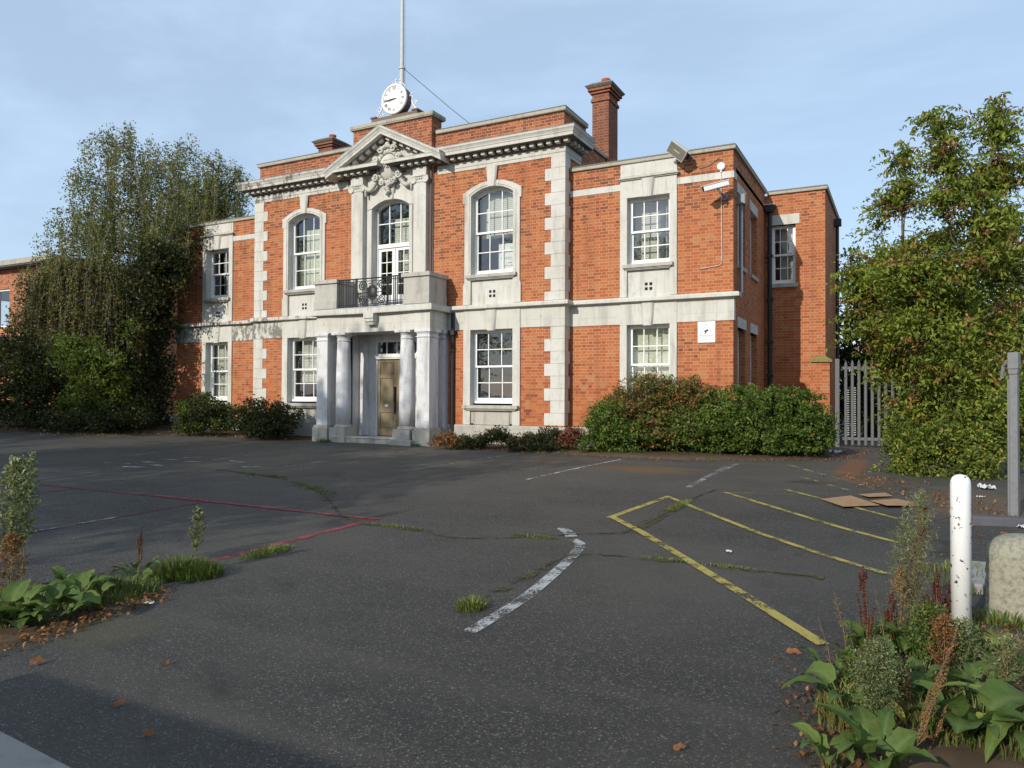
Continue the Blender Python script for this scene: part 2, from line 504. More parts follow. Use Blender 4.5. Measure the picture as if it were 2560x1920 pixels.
M['soil'] = plain_mat("bed_soil", (0.075, 0.055, 0.036), 0.95, 0.1, var=0.3, scale=7, bump=0.6, dark=(0.14, 0.09, 0.05))
M['cardboard'] = plain_mat("brown_cardboard", (0.34, 0.215, 0.12), 0.9, 0.1, var=0.25, scale=8)
M['concrete'] = plain_mat("grey_concrete", (0.27, 0.26, 0.24), 0.9, 0.2, var=0.3, scale=9, bump=0.3)
M['granite'] = plain_mat("lichen_granite", (0.30, 0.285, 0.21), 0.9, 0.2, var=0.45, scale=34, bump=0.5, dark=(0.10, 0.095, 0.08))
M['paper'] = plain_mat("white_litter", (0.50, 0.50, 0.49), 0.7, 0.2, var=0.15)
M['stem_brown'] = plain_mat("dry_stem", (0.20, 0.13, 0.07), 0.9, 0.1, var=0.3)
M['stem_green'] = plain_mat("green_stem", (0.10, 0.13, 0.04), 0.8, 0.2, var=0.3)
M['moss_cap'] = plain_mat("mossy_stone", (0.24, 0.21, 0.08), 0.95, 0.1, var=0.4, scale=12)

G = lambda *c: c
M['lf_birch'] = leaf_mat("birch_leaf", [(0, (0.083, 0.099, 0.027)), (0.4, (0.158, 0.173, 0.045)), (0.8, (0.232, 0.232, 0.062)), (1, (0.360, 0.255, 0.075))], 0.4, 0.2)
M['lf_dark'] = leaf_mat("dark_evergreen_leaf", [(0, (0.012, 0.018, 0.007)), (0.6, (0.026, 0.036, 0.012)), (1, (0.055, 0.062, 0.02))], 0.25, 0.2, 0.5)
M['lf_mid'] = leaf_mat("bright_shrub_leaf", [(0, (0.05, 0.075, 0.014)), (0.6, (0.11, 0.16, 0.026)), (1, (0.19, 0.23, 0.04))], 0.4, 0.25, 0.5)
M['lf_brown'] = leaf_mat("russet_leaf", [(0, (0.057, 0.050, 0.023)), (0.5, (0.107, 0.082, 0.032)), (1, (0.189, 0.095, 0.038))])
M['lf_hedge'] = leaf_mat("hedge_leaf", [(0, (0.045, 0.075, 0.014)), (0.5, (0.095, 0.155, 0.026)), (0.92, (0.17, 0.235, 0.04)), (1, (0.28, 0.16, 0.05))], 0.35, 0.25, 0.5)
M['lf_bronze'] = leaf_mat("bronzed_hedge_leaf", [(0, (0.075, 0.075, 0.022)), (0.4, (0.14, 0.125, 0.035)), (0.7, (0.24, 0.13, 0.05)), (1, (0.38, 0.17, 0.07))], 0.35, 0.25, 0.5)
M['lf_ash'] = leaf_mat("autumn_tree_leaf", [(0, (0.095, 0.125, 0.024)), (0.45, (0.215, 0.275, 0.045)), (0.85, (0.34, 0.385, 0.065)), (0.95, (0.44, 0.36, 0.08)), (1, (0.42, 0.22, 0.08))], 0.45, 0.2, 0.55)
M['lf_rust'] = leaf_mat("rusty_leaf", [(0, (0.12, 0.055, 0.025)), (0.5, (0.27, 0.11, 0.045)), (1, (0.42, 0.22, 0.09))])
M['lf_red'] = leaf_mat("dark_red_seed", [(0, (0.055, 0.010, 0.009)), (0.6, (0.12, 0.022, 0.016)), (1, (0.19, 0.06, 0.03))], 0.15, 0.2)
M['lf_seed'] = leaf_mat("tan_seed", [(0, (0.15, 0.085, 0.035)), (0.6, (0.26, 0.16, 0.065)), (1, (0.36, 0.26, 0.12))], 0.2, 0.2)
M['lf_weed'] = leaf_mat("weed_leaf", [(0, (0.08, 0.11, 0.035)), (0.6, (0.18, 0.21, 0.085)), (1, (0.42, 0.42, 0.26))], 0.35, 0.2)
M['lf_grass'] = leaf_mat("grass_blade", [(0, (0.05, 0.08, 0.015)), (0.6, (0.10, 0.16, 0.03)), (1, (0.26, 0.24, 0.08))], 0.3, 0.25)
def dock_mat():
    t = NT("dock_leaf")
    p = t.pos()
    a = t.new("ShaderNodeAttribute"); a.attribute_name = "tint"
    v = t.new("ShaderNodeAttribute"); v.attribute_name = "vein"
    n = t.noise(p, 14, 4, 0.6)
    c = t.ramp(a.outputs['Fac'], [(0, (0.045, 0.080, 0.018)), (0.5, (0.085, 0.140, 0.028)), (0.9, (0.16, 0.22, 0.045)), (1, (0.40, 0.32, 0.06))])
    c = t.mix(t.math('MULTIPLY', n, 0.4), c, (0.035, 0.07, 0.02))
    c = t.mix(v.outputs['Fac'], c, (0.20, 0.24, 0.08))
    sp_ = t.noise(p, 55, 3, 0.6)
    c = t.mix(t.ramp(sp_, [(0.64, 0.0), (0.70, 0.8)]), c, (0.13, 0.06, 0.025))
    c = t.mix(t.ramp(t.noise(p, 5, 3, 0.6), [(0.55, 0.0), (0.75, 0.45)]), c, (0.15, 0.13, 0.035))
    t.done(c, 0.6, 0.22)
    t.bump(n, 0.6, 0.02)
    tr = t.new("ShaderNodeBsdfTranslucent"); t.lk(c, tr.inputs[0])
    ms = t.new("ShaderNodeMixShader"); ms.inputs[0].default_value = 0.28
    t.lk(t.b.outputs[0], ms.inputs[1]); t.lk(tr.outputs[0], ms.inputs[2]); t.lk(ms.outputs[0], t.out.inputs[0])
    return t.m
M['dock'] = dock_mat()

def asphalt_mat():
    t = NT("asphalt")
    p = t.pos()
    x, y, z = t.sep(p)
    vo = t.new("ShaderNodeTexVoronoi"); vo.inputs['Scale'].default_value = 130
    t.lk(p, vo.inputs['Vector'])
    cellr = t.sep(vo.outputs['Color'])[0]
    n1 = t.noise(p, 0.35, 5, 0.6)
    n2 = t.noise(p, 2.6, 5, 0.65)
    n3 = t.noise(p, 28, 4, 0.65)
    c = t.ramp(cellr, [(0.0, (0.018, 0.0172, 0.0165)), (0.5, (0.032, 0.031, 0.0295)), (0.86, (0.052, 0.050, 0.047)), (0.95, (0.095, 0.091, 0.084)), (1.0, (0.19, 0.18, 0.165))])
    c = t.mix(t.ramp(n1, [(0.38, 0.0), (0.66, 0.75)]), c, (0.066, 0.063, 0.058))
    c = t.mix(t.ramp(n2, [(0.5, 0.0), (0.8, 0.5)]), c, (0.017, 0.0165, 0.016))
    wear = t.noise(t.scaled(p, (0.22, 1.6, 1)), 1.0, 5, 0.62, 0.6)
    c = t.mix(t.ramp(wear, [(0.5, 0.0), (0.75, 0.55)]), c, (0.070, 0.067, 0.062))
    oil = t.noise(p, 0.9, 3, 0.5, 0.8)
    c = t.mix(t.ramp(oil, [(0.66, 0.0), (0.74, 0.6)]), c, (0.012, 0.011, 0.010))
    # pale dust near the building
    dm = t.new("ShaderNodeMapRange"); dm.clamp = True
    t.lk(y, dm.inputs[0]); dm.inputs[1].default_value = -7.5; dm.inputs[2].default_value = -1.5; dm.inputs[3].default_value = 0.0; dm.inputs[4].default_value = 0.55
    dd = t.math('MULTIPLY', dm.outputs[0], t.ramp(t.noise(t.scaled(p, (0.5, 1.4, 1)), 1.0, 5, 0.6), [(0.3, 0.25), (0.65, 1.0)]))
    c = t.mix(dd, c, (0.115, 0.110, 0.102))
    # green algae and rusty moss stains
    ga = t.noise(p, 0.8, 6, 0.7)
    c = t.mix(t.ramp(ga, [(0.58, 0.0), (0.74, 0.35)]), c, (0.036, 0.036, 0.017))
    def blob(cx, cy, rx, ry, colr, k=1.0, sc=2.4):
        nonlocal c
        dx = t.math('DIVIDE', t.math('SUBTRACT', x, cx), rx)
        dy = t.math('DIVIDE', t.math('SUBTRACT', y, cy), ry)
        d = t.math('SQRT', t.math('ADD', t.math('MULTIPLY', dx, dx), t.math('MULTIPLY', dy, dy)))
        d = t.math('ADD', d, t.math('MULTIPLY', t.math('SUBTRACT', t.noise(p, sc, 6, 0.7), 0.5), 1.8))
        c = t.mix(t.ramp(d, [(0.45, k), (1.05, 0.0)]), c, colr)
    blob(8.4, -3.7, 1.0, 0.75, (0.13, 0.078, 0.032), 0.75)
    blob(6.2, -3.2, 0.6, 0.3, (0.14, 0.085, 0.04), 0.5)
    blob(11.55, -1.2, 0.30, 2.6, (0.19, 0.085, 0.032), 0.7)
    blob(11.9, -3.6, 0.6, 0.5, (0.18, 0.085, 0.035), 0.5)
    blob(11.1, -4.3, 0.42, 0.25, (0.03, 0.022, 0.018), 0.7)
    blob(8.0, -13.5, 0.4, 0.35, (0.085, 0.085, 0.04), 0.4, 7)
    blob(-8.5, -2.9, 1.8, 0.45, (0.22, 0.16, 0.07), 0.8)
    blob(13.2, -5.6, 0.9, 1.6, (0.15, 0.10, 0.06), 0.5)
    c = t.mix(1.0, c, (1.07, 1.0, 0.88), 'MULTIPLY')
    t.bump(t.math('ADD', vo.outputs['Distance'], n3), 0.55, 0.006)
    return t.done(c, t.ramp(cellr, [(0, 0.75), (0.9, 0.7), (1, 0.4)]), 0.35)
M['asphalt'] = asphalt_mat()

def paint_mat(name, c, wear=0.5):
    t = NT(name)
    p = t.pos()
    n = t.noise(p, 5, 6, 0.7)
    n2 = t.noise(p, 60, 4, 0.7)
    vo = t.new("ShaderNodeTexVoronoi"); vo.inputs['Scale'].default_value = 95
    t.lk(p, vo.inputs['Vector'])
    cr = t.sep(vo.outputs['Color'])[0]
    s = t.math('ADD', t.math('ADD', t.math('MULTIPLY', n, 1.0), t.math('MULTIPLY', n2, 0.25)), t.math('MULTIPLY', cr, 0.16))
    keep = t.ramp(s, [(0.50 + wear * .26, 1.0), (0.62 + wear * .26, 0.0)])
    cc = t.mix(t.math('MULTIPLY', n, 0.6), c, (c[0] * .45, c[1] * .45, c[2] * .45))
    t.done(cc, 0.75, 0.25)
    tr = t.new("ShaderNodeBsdfTransparent")
    ms = t.new("ShaderNodeMixShader")
    t.lk(keep, ms.inputs[0]); t.lk(tr.outputs[0], ms.inputs[1]); t.lk(t.b.outputs[0], ms.inputs[2])
    t.lk(ms.outputs[0], t.out.inputs[0])
    return t.m
M['p_yellow'] = paint_mat("yellow_road_paint", (0.40, 0.33, 0.085), 0.80)
M['p_yellow_old'] = paint_mat("faded_yellow_paint", (0.34, 0.30, 0.13), 0.45)
M['p_red'] = paint_mat("red_road_paint", (0.30, 0.055, 0.065), 0.75)
M['p_red_old_shaded'] = paint_mat("faded_shaded_red_paint", (0.18, 0.04, 0.046), 0.66)  # faded paint, with the shade on the left also put into its colour
M['p_white'] = paint_mat("worn_white_paint", (0.42, 0.42, 0.40), 0.62)
M['p_white_old'] = paint_mat("faded_white_paint", (0.34, 0.34, 0.33), 0.45)
M['moss'] = paint_mat("crack_moss", (0.085, 0.080, 0.028), 0.36)
M['crack'] = paint_mat("crack_dark", (0.016, 0.016, 0.016), 0.6)

# ------------------------------------------------------------------ ground
def gz(x, y):
    s = min(1.0, max(0.0, (y + 14) / 12)); s = s * s * (3 - 2 * s)
    a = max(-14.0, min(14.0, -x - 3))
    return s * (.19 + .022 * .5 * (a + math.sqrt(a * a + 1)))

def axis(lo, hi, step, far):
    a = list(np.arange(lo, hi + 1e-6, step))
    d = step
    while a[-1] < far: d *= 1.6; a.append(a[-1] + d)
    d = step
    while a[0] > -far: d *= 1.6; a.insert(0, a[0] - d)
    return a
gx, gy = axis(-26, 26, 0.5, 2500), axis(-26, 12, 0.5, 2500)
gm = MB()
nxs = len(gx)
gm.v = [(x, y, gz(x, y)) for y in gy for x in gx]
gm.f = [(j * nxs + i, j * nxs + i + 1, (j + 1) * nxs + i + 1, (j + 1) * nxs + i) for j in range(len(gy) - 1) for i in range(nxs - 1)]
g = gm.build("ground", M['asphalt'], smooth=True, recalc=False)
tag(g, kind="structure")

def resample(pts, step):
    out = []
    for a, b in zip(pts[:-1], pts[1:]):
        n = max(1, int(math.dist(a, b) / step))
        out += [(a[0] + (b[0] - a[0]) * i / n, a[1] + (b[1] - a[1]) * i / n) for i in range(n)]
    return out + [pts[-1]]

def smooth_path(pts, it=2):
    for _ in range(it):
        q = [pts[0]]
        for a, b in zip(pts[:-1], pts[1:]):
            q += [(a[0] * .75 + b[0] * .25, a[1] * .75 + b[1] * .25), (a[0] * .25 + b[0] * .75, a[1] * .25 + b[1] * .75)]
        pts = q + [pts[-1]]
    return pts

def stripe(name, pts, w, m, lift=0.005, kind="structure", jit=0.0, curve=False):
    if curve: pts = smooth_path(pts)
    pts = resample(pts, 0.25)
    mb = MB()
    vs, fs = [], []
    for i, p in enumerate(pts):
        a, b = pts[max(0, i - 1)], pts[min(len(pts) - 1, i + 1)]
        d = Vector((b[0] - a[0], b[1] - a[1])).normalized()
        ww = w * .5 * (1 + jit * random.uniform(-1, 1))
        for s_ in (-1, 1):
            x, y = p[0] + d.y * ww * s_, p[1] - d.x * ww * s_
            vs.append((x, y, gz(x, y) + lift))
    for i in range(len(pts) - 1):
        fs.append((2 * i, 2 * i + 1, 2 * i + 3, 2 * i + 2))
    mb.v, mb.f = vs, fs
    o = mb.build(name, m, recalc=False)
    return tag(o, kind=kind)

BAY_R = -9.55
stripe("red_bay_line", [(-4.2, BAY_R), (7.10, BAY_R - .12)], 0.065, M['p_red_old_shaded'])
stripe("red_bay_line", [(2.9, BAY_R - .02), (7.10, BAY_R - .12)], 0.065, M['p_red'], 0.009)
stripe("red_bay_line", [(7.06, -9.60), (7.03, -12.75)], 0.088, M['p_red'])
stripe("red_bay_line", [(4.26, -9.62), (4.30, -12.1)], 0.075, M['p_red_old_shaded'])
stripe("white_bay_line", [(4.29, -10.9), (4.31, -12.6)], 0.07, M['p_white_old'], 0.009)
stripe("red_bay_line", [(1.47, -9.58), (1.46, -11.9)], 0.075, M['p_red_old_shaded'])
stripe("white_curve_line", [(9.16, -9.18), (9.36, -9.40), (9.44, -9.55)], 0.12, M['p_white'])
stripe("white_curve_line", [(9.50, -9.66), (9.66, -9.80), (9.76, -10.2), (9.88, -10.9), (9.99, -11.7), (10.01, -12.48)], 0.10, M['p_white'], curve=True)
stripe("yellow_bay_line", [(9.60, -6.60), (9.42, -8.42)], 0.085, M['p_yellow'])
stripe("yellow_bay_line", [(9.43, -8.36), (9.98, -9.01), (10.62, -9.86), (11.24, -10.7), (11.97, -11.72)], 0.085, M['p_yellow'], 0.009)
stripe("yellow_bay_line", [(9.58, -6.64), (10.29, -7.57), (11.11, -8.60), (11.73, -9.26), (12.26, -9.76)], 0.07, M['p_yellow'], 0.009)
stripe("yellow_bay_line", [(10.19, -5.93), (11.06, -6.99), (11.79, -7.88), (12.34, -8.44)], 0.07, M['p_yellow'])
stripe("yellow_bay_line", [(10.9, -5.3), (11.3, -5.78), (11.96, -6.62), (12.32, -7.08)], 0.065, M['p_yellow'])
stripe("yellow_bay_line", [(10.19, -5.93), (11.2, -5.72)], 0.03, M['p_yellow_old'])
stripe("yellow_bay_line", [(10.45, -1.62), (11.06, -2.9), (11.61, -3.9), (12.0, -4.6)], 0.08, M['p_yellow_old'])
stripe("yellow_bay_line", [(10.93, -3.68), (11.39, -4.48), (11.7, -5.0)], 0.07, M['p_yellow_old'])
stripe("white_bay_line", [(7.12, -5.92), (7.35, -2.15)], 0.07, M['p_white'])
stripe("white_bay_line", [(4.71, -5.62), (4.94, -1.94)], 0.06, M['p_white_old'])
stripe("white_bay_line", [(4.86, -3.2), (4.95, -1.9)], 0.055, M['p_white'], 0.009)
stripe("white_bay_line", [(9.62, -5.7), (9.57, -3.7)], 0.10, M['p_white_old'])
stripe("white_bay_line", [(9.57, -3.55), (9.55, -1.96)], 0.16, M['p_white_old'])
stripe("white_bay_line", [(2.3, -6.2), (2.35, -1.9)], 0.055, M['p_white_old'])
stripe("white_bay_line", [(0.1, -6.0), (-0.1, -2.0)], 0.05, M['p_white_old'])
stripe("white_bay_line", [(-2.3, -6.2), (-2.4, -2.2)], 0.05, M['p_white_old'])
for a, b in (((-1.5, -7.2), (-.85, -7.12)), ((-.5, -7.5), (.0, -7.4)), ((-.35, -7.0), (.1, -7.15)), ((-.9, -6.3), (-.6, -6.25)), ((-.86, -5.9), (-.6, -5.6)), ((-.2, -6.4), (.15, -6.3)), ((.5, -5.9), (1.0, -6.0)), ((1.6, -6.6), (1.9, -6.4)), ((-.9, -6.8), (-.6, -6.75))):
    stripe("white_paint_mark", [a, b], 0.09, M['p_white'], jit=0.4)
for c_ in ([(1.52, -7.11), (2.62, -7.22), (3.97, -7.68), (5.04, -8.32), (5.85, -9.0), (6.56, -9.66), (7.08, -9.9), (7.83, -9.94), (8.35, -10.13), (8.81, -9.97), (9.3, -9.52), (9.85, -9.14)],
           [(9.85, -9.14), (9.93, -8.3), (9.9, -6.79), (10.05, -5.6)],
           [(9.72, -11.95), (9.72, -11.22), (9.73, -10.48), (9.75, -10.16), (10.33, -10.09), (10.85, -10.07), (11.35, -10.12), (11.83, -10.09)]):
    stripe("tarmac_crack", c_, 0.022, M['crack'], 0.006, jit=0.5, curve=True)
    stripe("moss_strip", c_, 0.11, M['moss'], 0.009, jit=0.8, curve=True)

# pavement corner at the lower left
pv = MB().poly_z([(8.2, -17.5), (9.55, -17.5), (9.55, -14.66), (9.2, -14.63), (8.2, -14.55)], -0.05, 0.02)
tag(pv.build("pavement", M['concrete'], bevel=0.01), kind="structure")
# planting beds against the front
def mound(name, outline, h, m):
    mb = MB()
    n = len(outline)
    cx, cy = sum(p[0] for p in outline) / n, sum(p[1] for p in outline) / n
    rings = []
    for k, (s_, hh) in enumerate(((1.0, -0.02), (0.97, h * .5), (0.85, h), (0.5, h * 1.05))):
        rings.append([(cx + (x - cx) * s_, cy + (y - cy) * s_, gz(x, y) + hh * random.uniform(.8, 1.2)) for x, y in outline])
    mb.v = [p for r in rings for p in r]
    mb.f = [(k * n + i, k * n + (i + 1) % n, (k + 1) * n + (i + 1) % n, (k + 1) * n + i) for k in range(3) for i in range(n)] + [tuple(range(3 * n, 4 * n))]
    return tag(mb.build(name, m, smooth=True), kind="structure")
mound("planting_bed", resample([(2.05, .28), (2.05, -.98), (3.4, -1.02), (6.5, -1.55), (8.4, -1.6), (10.0, -.9), (11.0, .0), (10.9, 1.6), (10.0, 2.4), (9.1, 3.0), (9.1, .4)], .35), .06, M['soil'])
mound("planting_bed", resample([(-2.05, .25), (-2.05, -.5), (-3.0, -.7), (-6.4, -1.5), (-8.5, -2.9), (-12, -3.6), (-22, -3.6), (-24, 2.5), (-9.5, 2.5), (-9.1, .3)], .5), .10, M['soil'])

# ------------------------------------------------------------------ the civic building
B = thing("civic_building", "two-storey red brick civic building with white stone portico, quoins and pediment", "building")
W, V, S = 5.15, 9.06, 0.324
ZG = 0.05
MX, WX = 3.15, 7.13
AX, AY = 10.57, 4.5
holes_main = []
for sx in (-1, 1):
    c = sx * MX
    holes_main += [(c - .7, c + .7, .75, 3.25), (c - .70, c + .70, 3.72, 6.70), (c - .5, c + .5, 6.70, 6.80)]
holes_main += [(-1.34, 1.34, 0.2, 7.5)]
w = MB().wall(-W, W, ZG, 7.60, 0, .32, holes_main)
w.box(-W, -W + .32, .32, 3.6, ZG, 7.95).box(W - .32, W, .32, 3.6, ZG, 7.95).box(-W, W, 3.6, 3.9, ZG, 7.9)
w.build("main_wall", M['brick'], B)
for sx in (-1, 1):
    hw = [(sx * WX - .6, sx * WX + .6, .75, 3.25), (sx * WX - .6, sx * WX + .6, 3.72, 6.5)]
    mb = MB().wall(min(sx * W, sx * V), max(sx * W, sx * V), ZG, 6.93, S, S + .3, hw)
    if sx < 0:
        mb.box(-V, -V + .3, S + .3, 9, ZG, 6.93)
    mb.build("wing_wall", M['brick'], B)
SIDE = lambda p: (V - p[1], p[0], p[2])
ms = MB(SIDE).wall(S + .3, AY, ZG, 6.93, 0, .3, [(.80, 1.66, .9, 3.03), (2.38, 3.26, .9, 3.03), (.80, 1.66, 4.46, 6.08), (2.38, 3.26, 4.46, 6.05)])
ms.build("side_wall", M['brick'], B)
an = MB().wall(V, AX, ZG, 6.88, AY, AY + .3, [(9.21, 9.84, 4.46, 6.06)])
an.box(AX - .3, AX, AY + .3, 9.0, ZG, 6.88).box(-V, AX - .3, 9.0, 9.3, ZG, 6.88)
an.build("annex_wall", M['brick'], B)
MB().box(-W + .3, W - .3, .3, 3.6, 7.5, 7.62).box(-V + .3, V, S + .3, 9, 6.5, 6.6).box(V - .2, AX - .3, AY + .3, 9, 6.45, 6.55).box(-W + .3, W - .3, 3.6, 9, 6.6, 6.72).build("flat_roof", M['roof'], B)
fl = MB().box(-V + .3, V - .3, S + .3, 9, 3.52, 3.66).box(-V + .3, V - .3, S + .3, 9, .2, .34)
for xx in (-W, -1.4, 1.4, W): fl.box(xx - .05, xx + .05, .35, 3.58, .34, 6.5)
fl.box(-V + .3, V - .3, 3.58, 3.68, .34, 6.5)
fl.build("interior_partition", M['room'], B)

FP = [(-V, .9), (-V, S), (-W, S), (-W, 0), (-1.87, 0)]
FPR = [(1.87, 0), (W, 0), (W, S), (V, S), (V, .46)]
def sweeps(name, prof, paths, m, parent, bev=0.0):
    return [MB().sweep(prof, q).build(name, m, parent, bevel=bev) for q in paths]
def both(name, prof, m, bev=0.0):
    return sweeps(name, prof, (FP, FPR), m, B, bev)
both("plinth", [(-.1, ZG), (.05, ZG), (.05, .68), (.03, .71), (-.1, .71)], M['plinth'], .006)
both("ground_floor_frieze", [(-.05, 3.15), (.022, 3.15), (.022, 3.60), (.05, 3.64), (-.05, 3.64)], M['stone'])
both("string_course", [(-.05, 3.63), (.06, 3.63), (.075, 3.655), (.15, 3.665), (.15, 3.735), (.13, 3.765), (-.05, 3.785)], M['stone'], .006)
# quoins
for sx in (-1, 1):
    mb = MB()
    z = 7.0 + .28
    i = 0
    rows = [(7.0 - .3 * k, 7.0 - .3 * (k - 1)) for k in range(12)]
    rows = [(a, b) for a, b in rows if a > 3.75] + [(3.785, 4.0)]
    rows2 = [(2.24 - .3 * k, 2.24 - .3 * (k - 1)) for k in range(-3, 6)]
    rows2 = [(max(a, .71), min(b, 3.15)) for a, b in rows2 if b > .71]
    for k, (a, b) in enumerate(rows + rows2):
        if k == len(rows):
            mb.build("quoin", M['stone_plain'], B, bevel=.004); mb = MB()
        kk = k if k < len(rows) else k - len(rows)
        long = kk % 2 == (1 if k < len(rows) else 0)
        lx, ly = (.525, .20) if long else (.36, .30)
        x0, x1 = (W - lx, W + .018)
        if sx < 0: x0, x1 = -x1, -x0
        mb.box(x0, x1, -.018, ly, a + .002, b - .002)
    mb.build("quoin", M['stone_plain'], B, bevel=.004)
# upper frieze and main cornice
CL = [(-W, .95), (-W, 0), (-1.50, 0)]
CR = [(1.50, 0), (W, 0), (W, .95)]
sweeps("upper_frieze", [(-.05, 7.28), (.02, 7.28), (.02, 7.36), (.035, 7.365), (.035, 7.50), (-.05, 7.50)], (CL, CR), M['stone'], B)
prof = [(-.02, 7.627), (.352, 7.627), (.355, 7.70), (.37, 7.715), (.375, 7.74), (.395, 7.775), (.415, 7.80), (.415, 7.845), (.0, 7.90), (-.02, 7.90)]
cos_ = sweeps("main_cornice", prof, (CL, CR), M['stone'], B, .004)
SOF = [(-.04, 7.50), (.06, 7.50), (.10, 7.54), (.10, 7.615), (.335, 7.617), (.335, 7.6255), (-.04, 7.6255)]
for co, pth, sx in ((cos_[0], CL, -1), (cos_[1], CR, 1)):
    MB().sweep(SOF, pth).build('soffit', M['sooty_shade'], co)
    dm = MB()
    x = 1.62
    while x < W + .25:
        dm.box(sx * x - .055, sx * x + .055, -.23, -.08, 7.535, 7.612)
        x += .228
    for k in range(5):
        y = .05 + .228 * k - .2
        if y < -.1: continue
        dm.box(min(sx * (W + .08), sx * (W + .23)), max(sx * (W + .08), sx * (W + .23)), y, y + .11, 7.535, 7.612)
    dm.build("dentil_course", M['stone_plain'], co)
    MB().sweep([(.30, 7.866), (.418, 7.848), (.425, 7.862), (.30, 7.884)], pth).build("lead_flashing", M['lead'], co)

# parapet
pa = MB().box(-W + .07, -1.32, .10, .42, 7.84, 8.40).box(1.32, W - .07, .10, .42, 7.84, 8.40)
pa.box(-W + .07, -W + .40, .42, 1.5, 7.84, 8.40).box(W - .40, W - .07, .42, 1.5, 7.84, 8.40)
pa.box(-1.32, 1.32, -.05, .42, 7.84, 8.86)
par = pa.build("parapet", M['brick_top'], B)
cp = [(-.38, 8.40), (.06, 8.40), (.07, 8.42), (.07, 8.485), (.04, 8.51), (-.38, 8.52)]
sweeps('coping_top', [(-.37, 8.515), (.075, 8.487), (.08, 8.50), (.045, 8.522), (-.37, 8.535)], ([(-W + .07, 1.5), (-W + .07, .10), (-1.39, .10)], [(1.39, .10), (W - .07, .10), (W - .07, 1.5)]), M['coping_top'], par)
PPS = ([(-W + .07, 1.5), (-W + .07, .10), (-1.39, .10)], [(1.39, .10), (W - .07, .10), (W - .07, 1.5)])
sweeps("coping", cp, PPS, M['stone_dark'], par, .004)
MB().box(-1.385, 1.385, -.11, .50, 8.87, 8.90).box(-1.40, 1.40, -.125, .515, 8.90, 8.99).build("block_coping", M['stone_dark'], par, bevel=.006)
wcp = [(-.36, 6.93), (.05, 6.93), (.06, 6.945), (.06, 7.01), (.03, 7.035), (-.36, 7.04)]
WPS = ([(-V, 9.1), (-V, S), (-W - .02, S)], [(W + .02, S), (V, S), (V, AY - .02)])
sweeps("wing_coping", wcp, WPS, M['stone_dark'], B, .004)
wct = [(-.35, 7.045), (.064, 7.008), (.069, 7.022), (.035, 7.05), (-.35, 7.065)]
sweeps('coping_top', wct, WPS, M['coping_top'], B)
acp = [(o, z - .05) for o, z in wcp]
MB().sweep([(o, z - .05) for o, z in wct], [(V + .07, AY), (AX, AY), (AX, 9.2)]).build('coping_top', M['coping_top'], B)
MB().sweep(acp, [(V + .07, AY), (AX, AY), (AX, 9.2)]).build("annex_coping", M['stone_dark'], B, bevel=.004)
# sloping flank copings behind the parapet ends
for sx in (-1, 1):
    a, b = sorted((sx * (W - .36), sx * (W + .05)))
    MB().box(a, b, 1.52, 2.75, 7.951, 8.03).build("flank_coping", M['stone_dark'], B)
# bird spikes on top of the copings
sp = MB()
def spikes(p0, p1, step=.085):
    n = int(math.dist(p0, p1) / step)
    for i in range(n):
        f = i / n
        b = Vector([p0[k] + (p1[k] - p0[k]) * f for k in range(3)])
        for t in (-1, 1):
            q = b + Vector((random.uniform(-.02, .02), t * .045, .11))
            d = Vector((.0016, 0, 0))
            sp._add([tuple(b - d), tuple(b + d), tuple(q)], [(0, 1, 2)])
for sx in (-1, 1):
    spikes((sx * (W - .1), .12, 8.515), (sx * 1.45, .12, 8.515))
    spikes((sx * V, S + .02, 7.045), (sx * (W + .1), S + .02, 7.045))
spikes((-1.35, .0, 8.99), (-.85, .0, 8.99)); spikes((.85, .0, 8.99), (1.35, .0, 8.99))
o = sp.build("bird_spike", M['steel'], B, recalc=False); tag(o, kind="stuff")

# chimneys
for sx in (-1, 1):
    x0, x1 = (4.76, 5.24) if sx > 0 else (-5.17, -4.57)
    y0, y1 = 2.75, 3.47
    ch = MB().box(x0, x1, y0, y1, 6.9, 9.80).box(x0 - .035, x1 + .035, y0 - .035, y1 + .035, 9.58, 9.66).box(x0 - .05, x1 + .05, y0 - .05, y1 + .05, 9.80, 9.87).box(x0 - .10, x1 + .10, y0 - .10, y1 + .10, 9.87, 9.95)
    c = ch.build("chimney", M['brick_soot'], B)
    cap = MB()
    a, b, d, e = x0 - .17, x1 + .17, y0 - .17, y1 + .17
    cap._add([(a + .05, d + .05, 9.952), (b - .05, d + .05, 9.952), (b - .05, e - .05, 9.952), (a + .05, e - .05, 9.952), (a, d, 10.01), (b, d, 10.01), (b, e, 10.01), (a, e, 10.01), (a + .16, d + .16, 10.12), (b - .16, d + .16, 10.12), (b - .16, e - .16, 10.12), (a + .16, e - .16, 10.12)],
             [(0, 3, 2, 1), (0, 1, 5, 4), (1, 2, 6, 5), (2, 3, 7, 6), (3, 0, 4, 7), (4, 5, 9, 8), (5, 6, 10, 9), (6, 7, 11, 10), (7, 4, 8, 11), (8, 9, 10, 11)])
    cap.build("chimney_cap", M['coping_top'], c)
    MB().lathe([(.10, 0), (.115, .15), (.125, .17), (.125, .22), (.09, .23), (.085, .1)], ((x0 + x1) / 2 + .03, y0 + .33, 10.08), 16).build("chimney_pot", M['terracotta'], c, smooth=False)

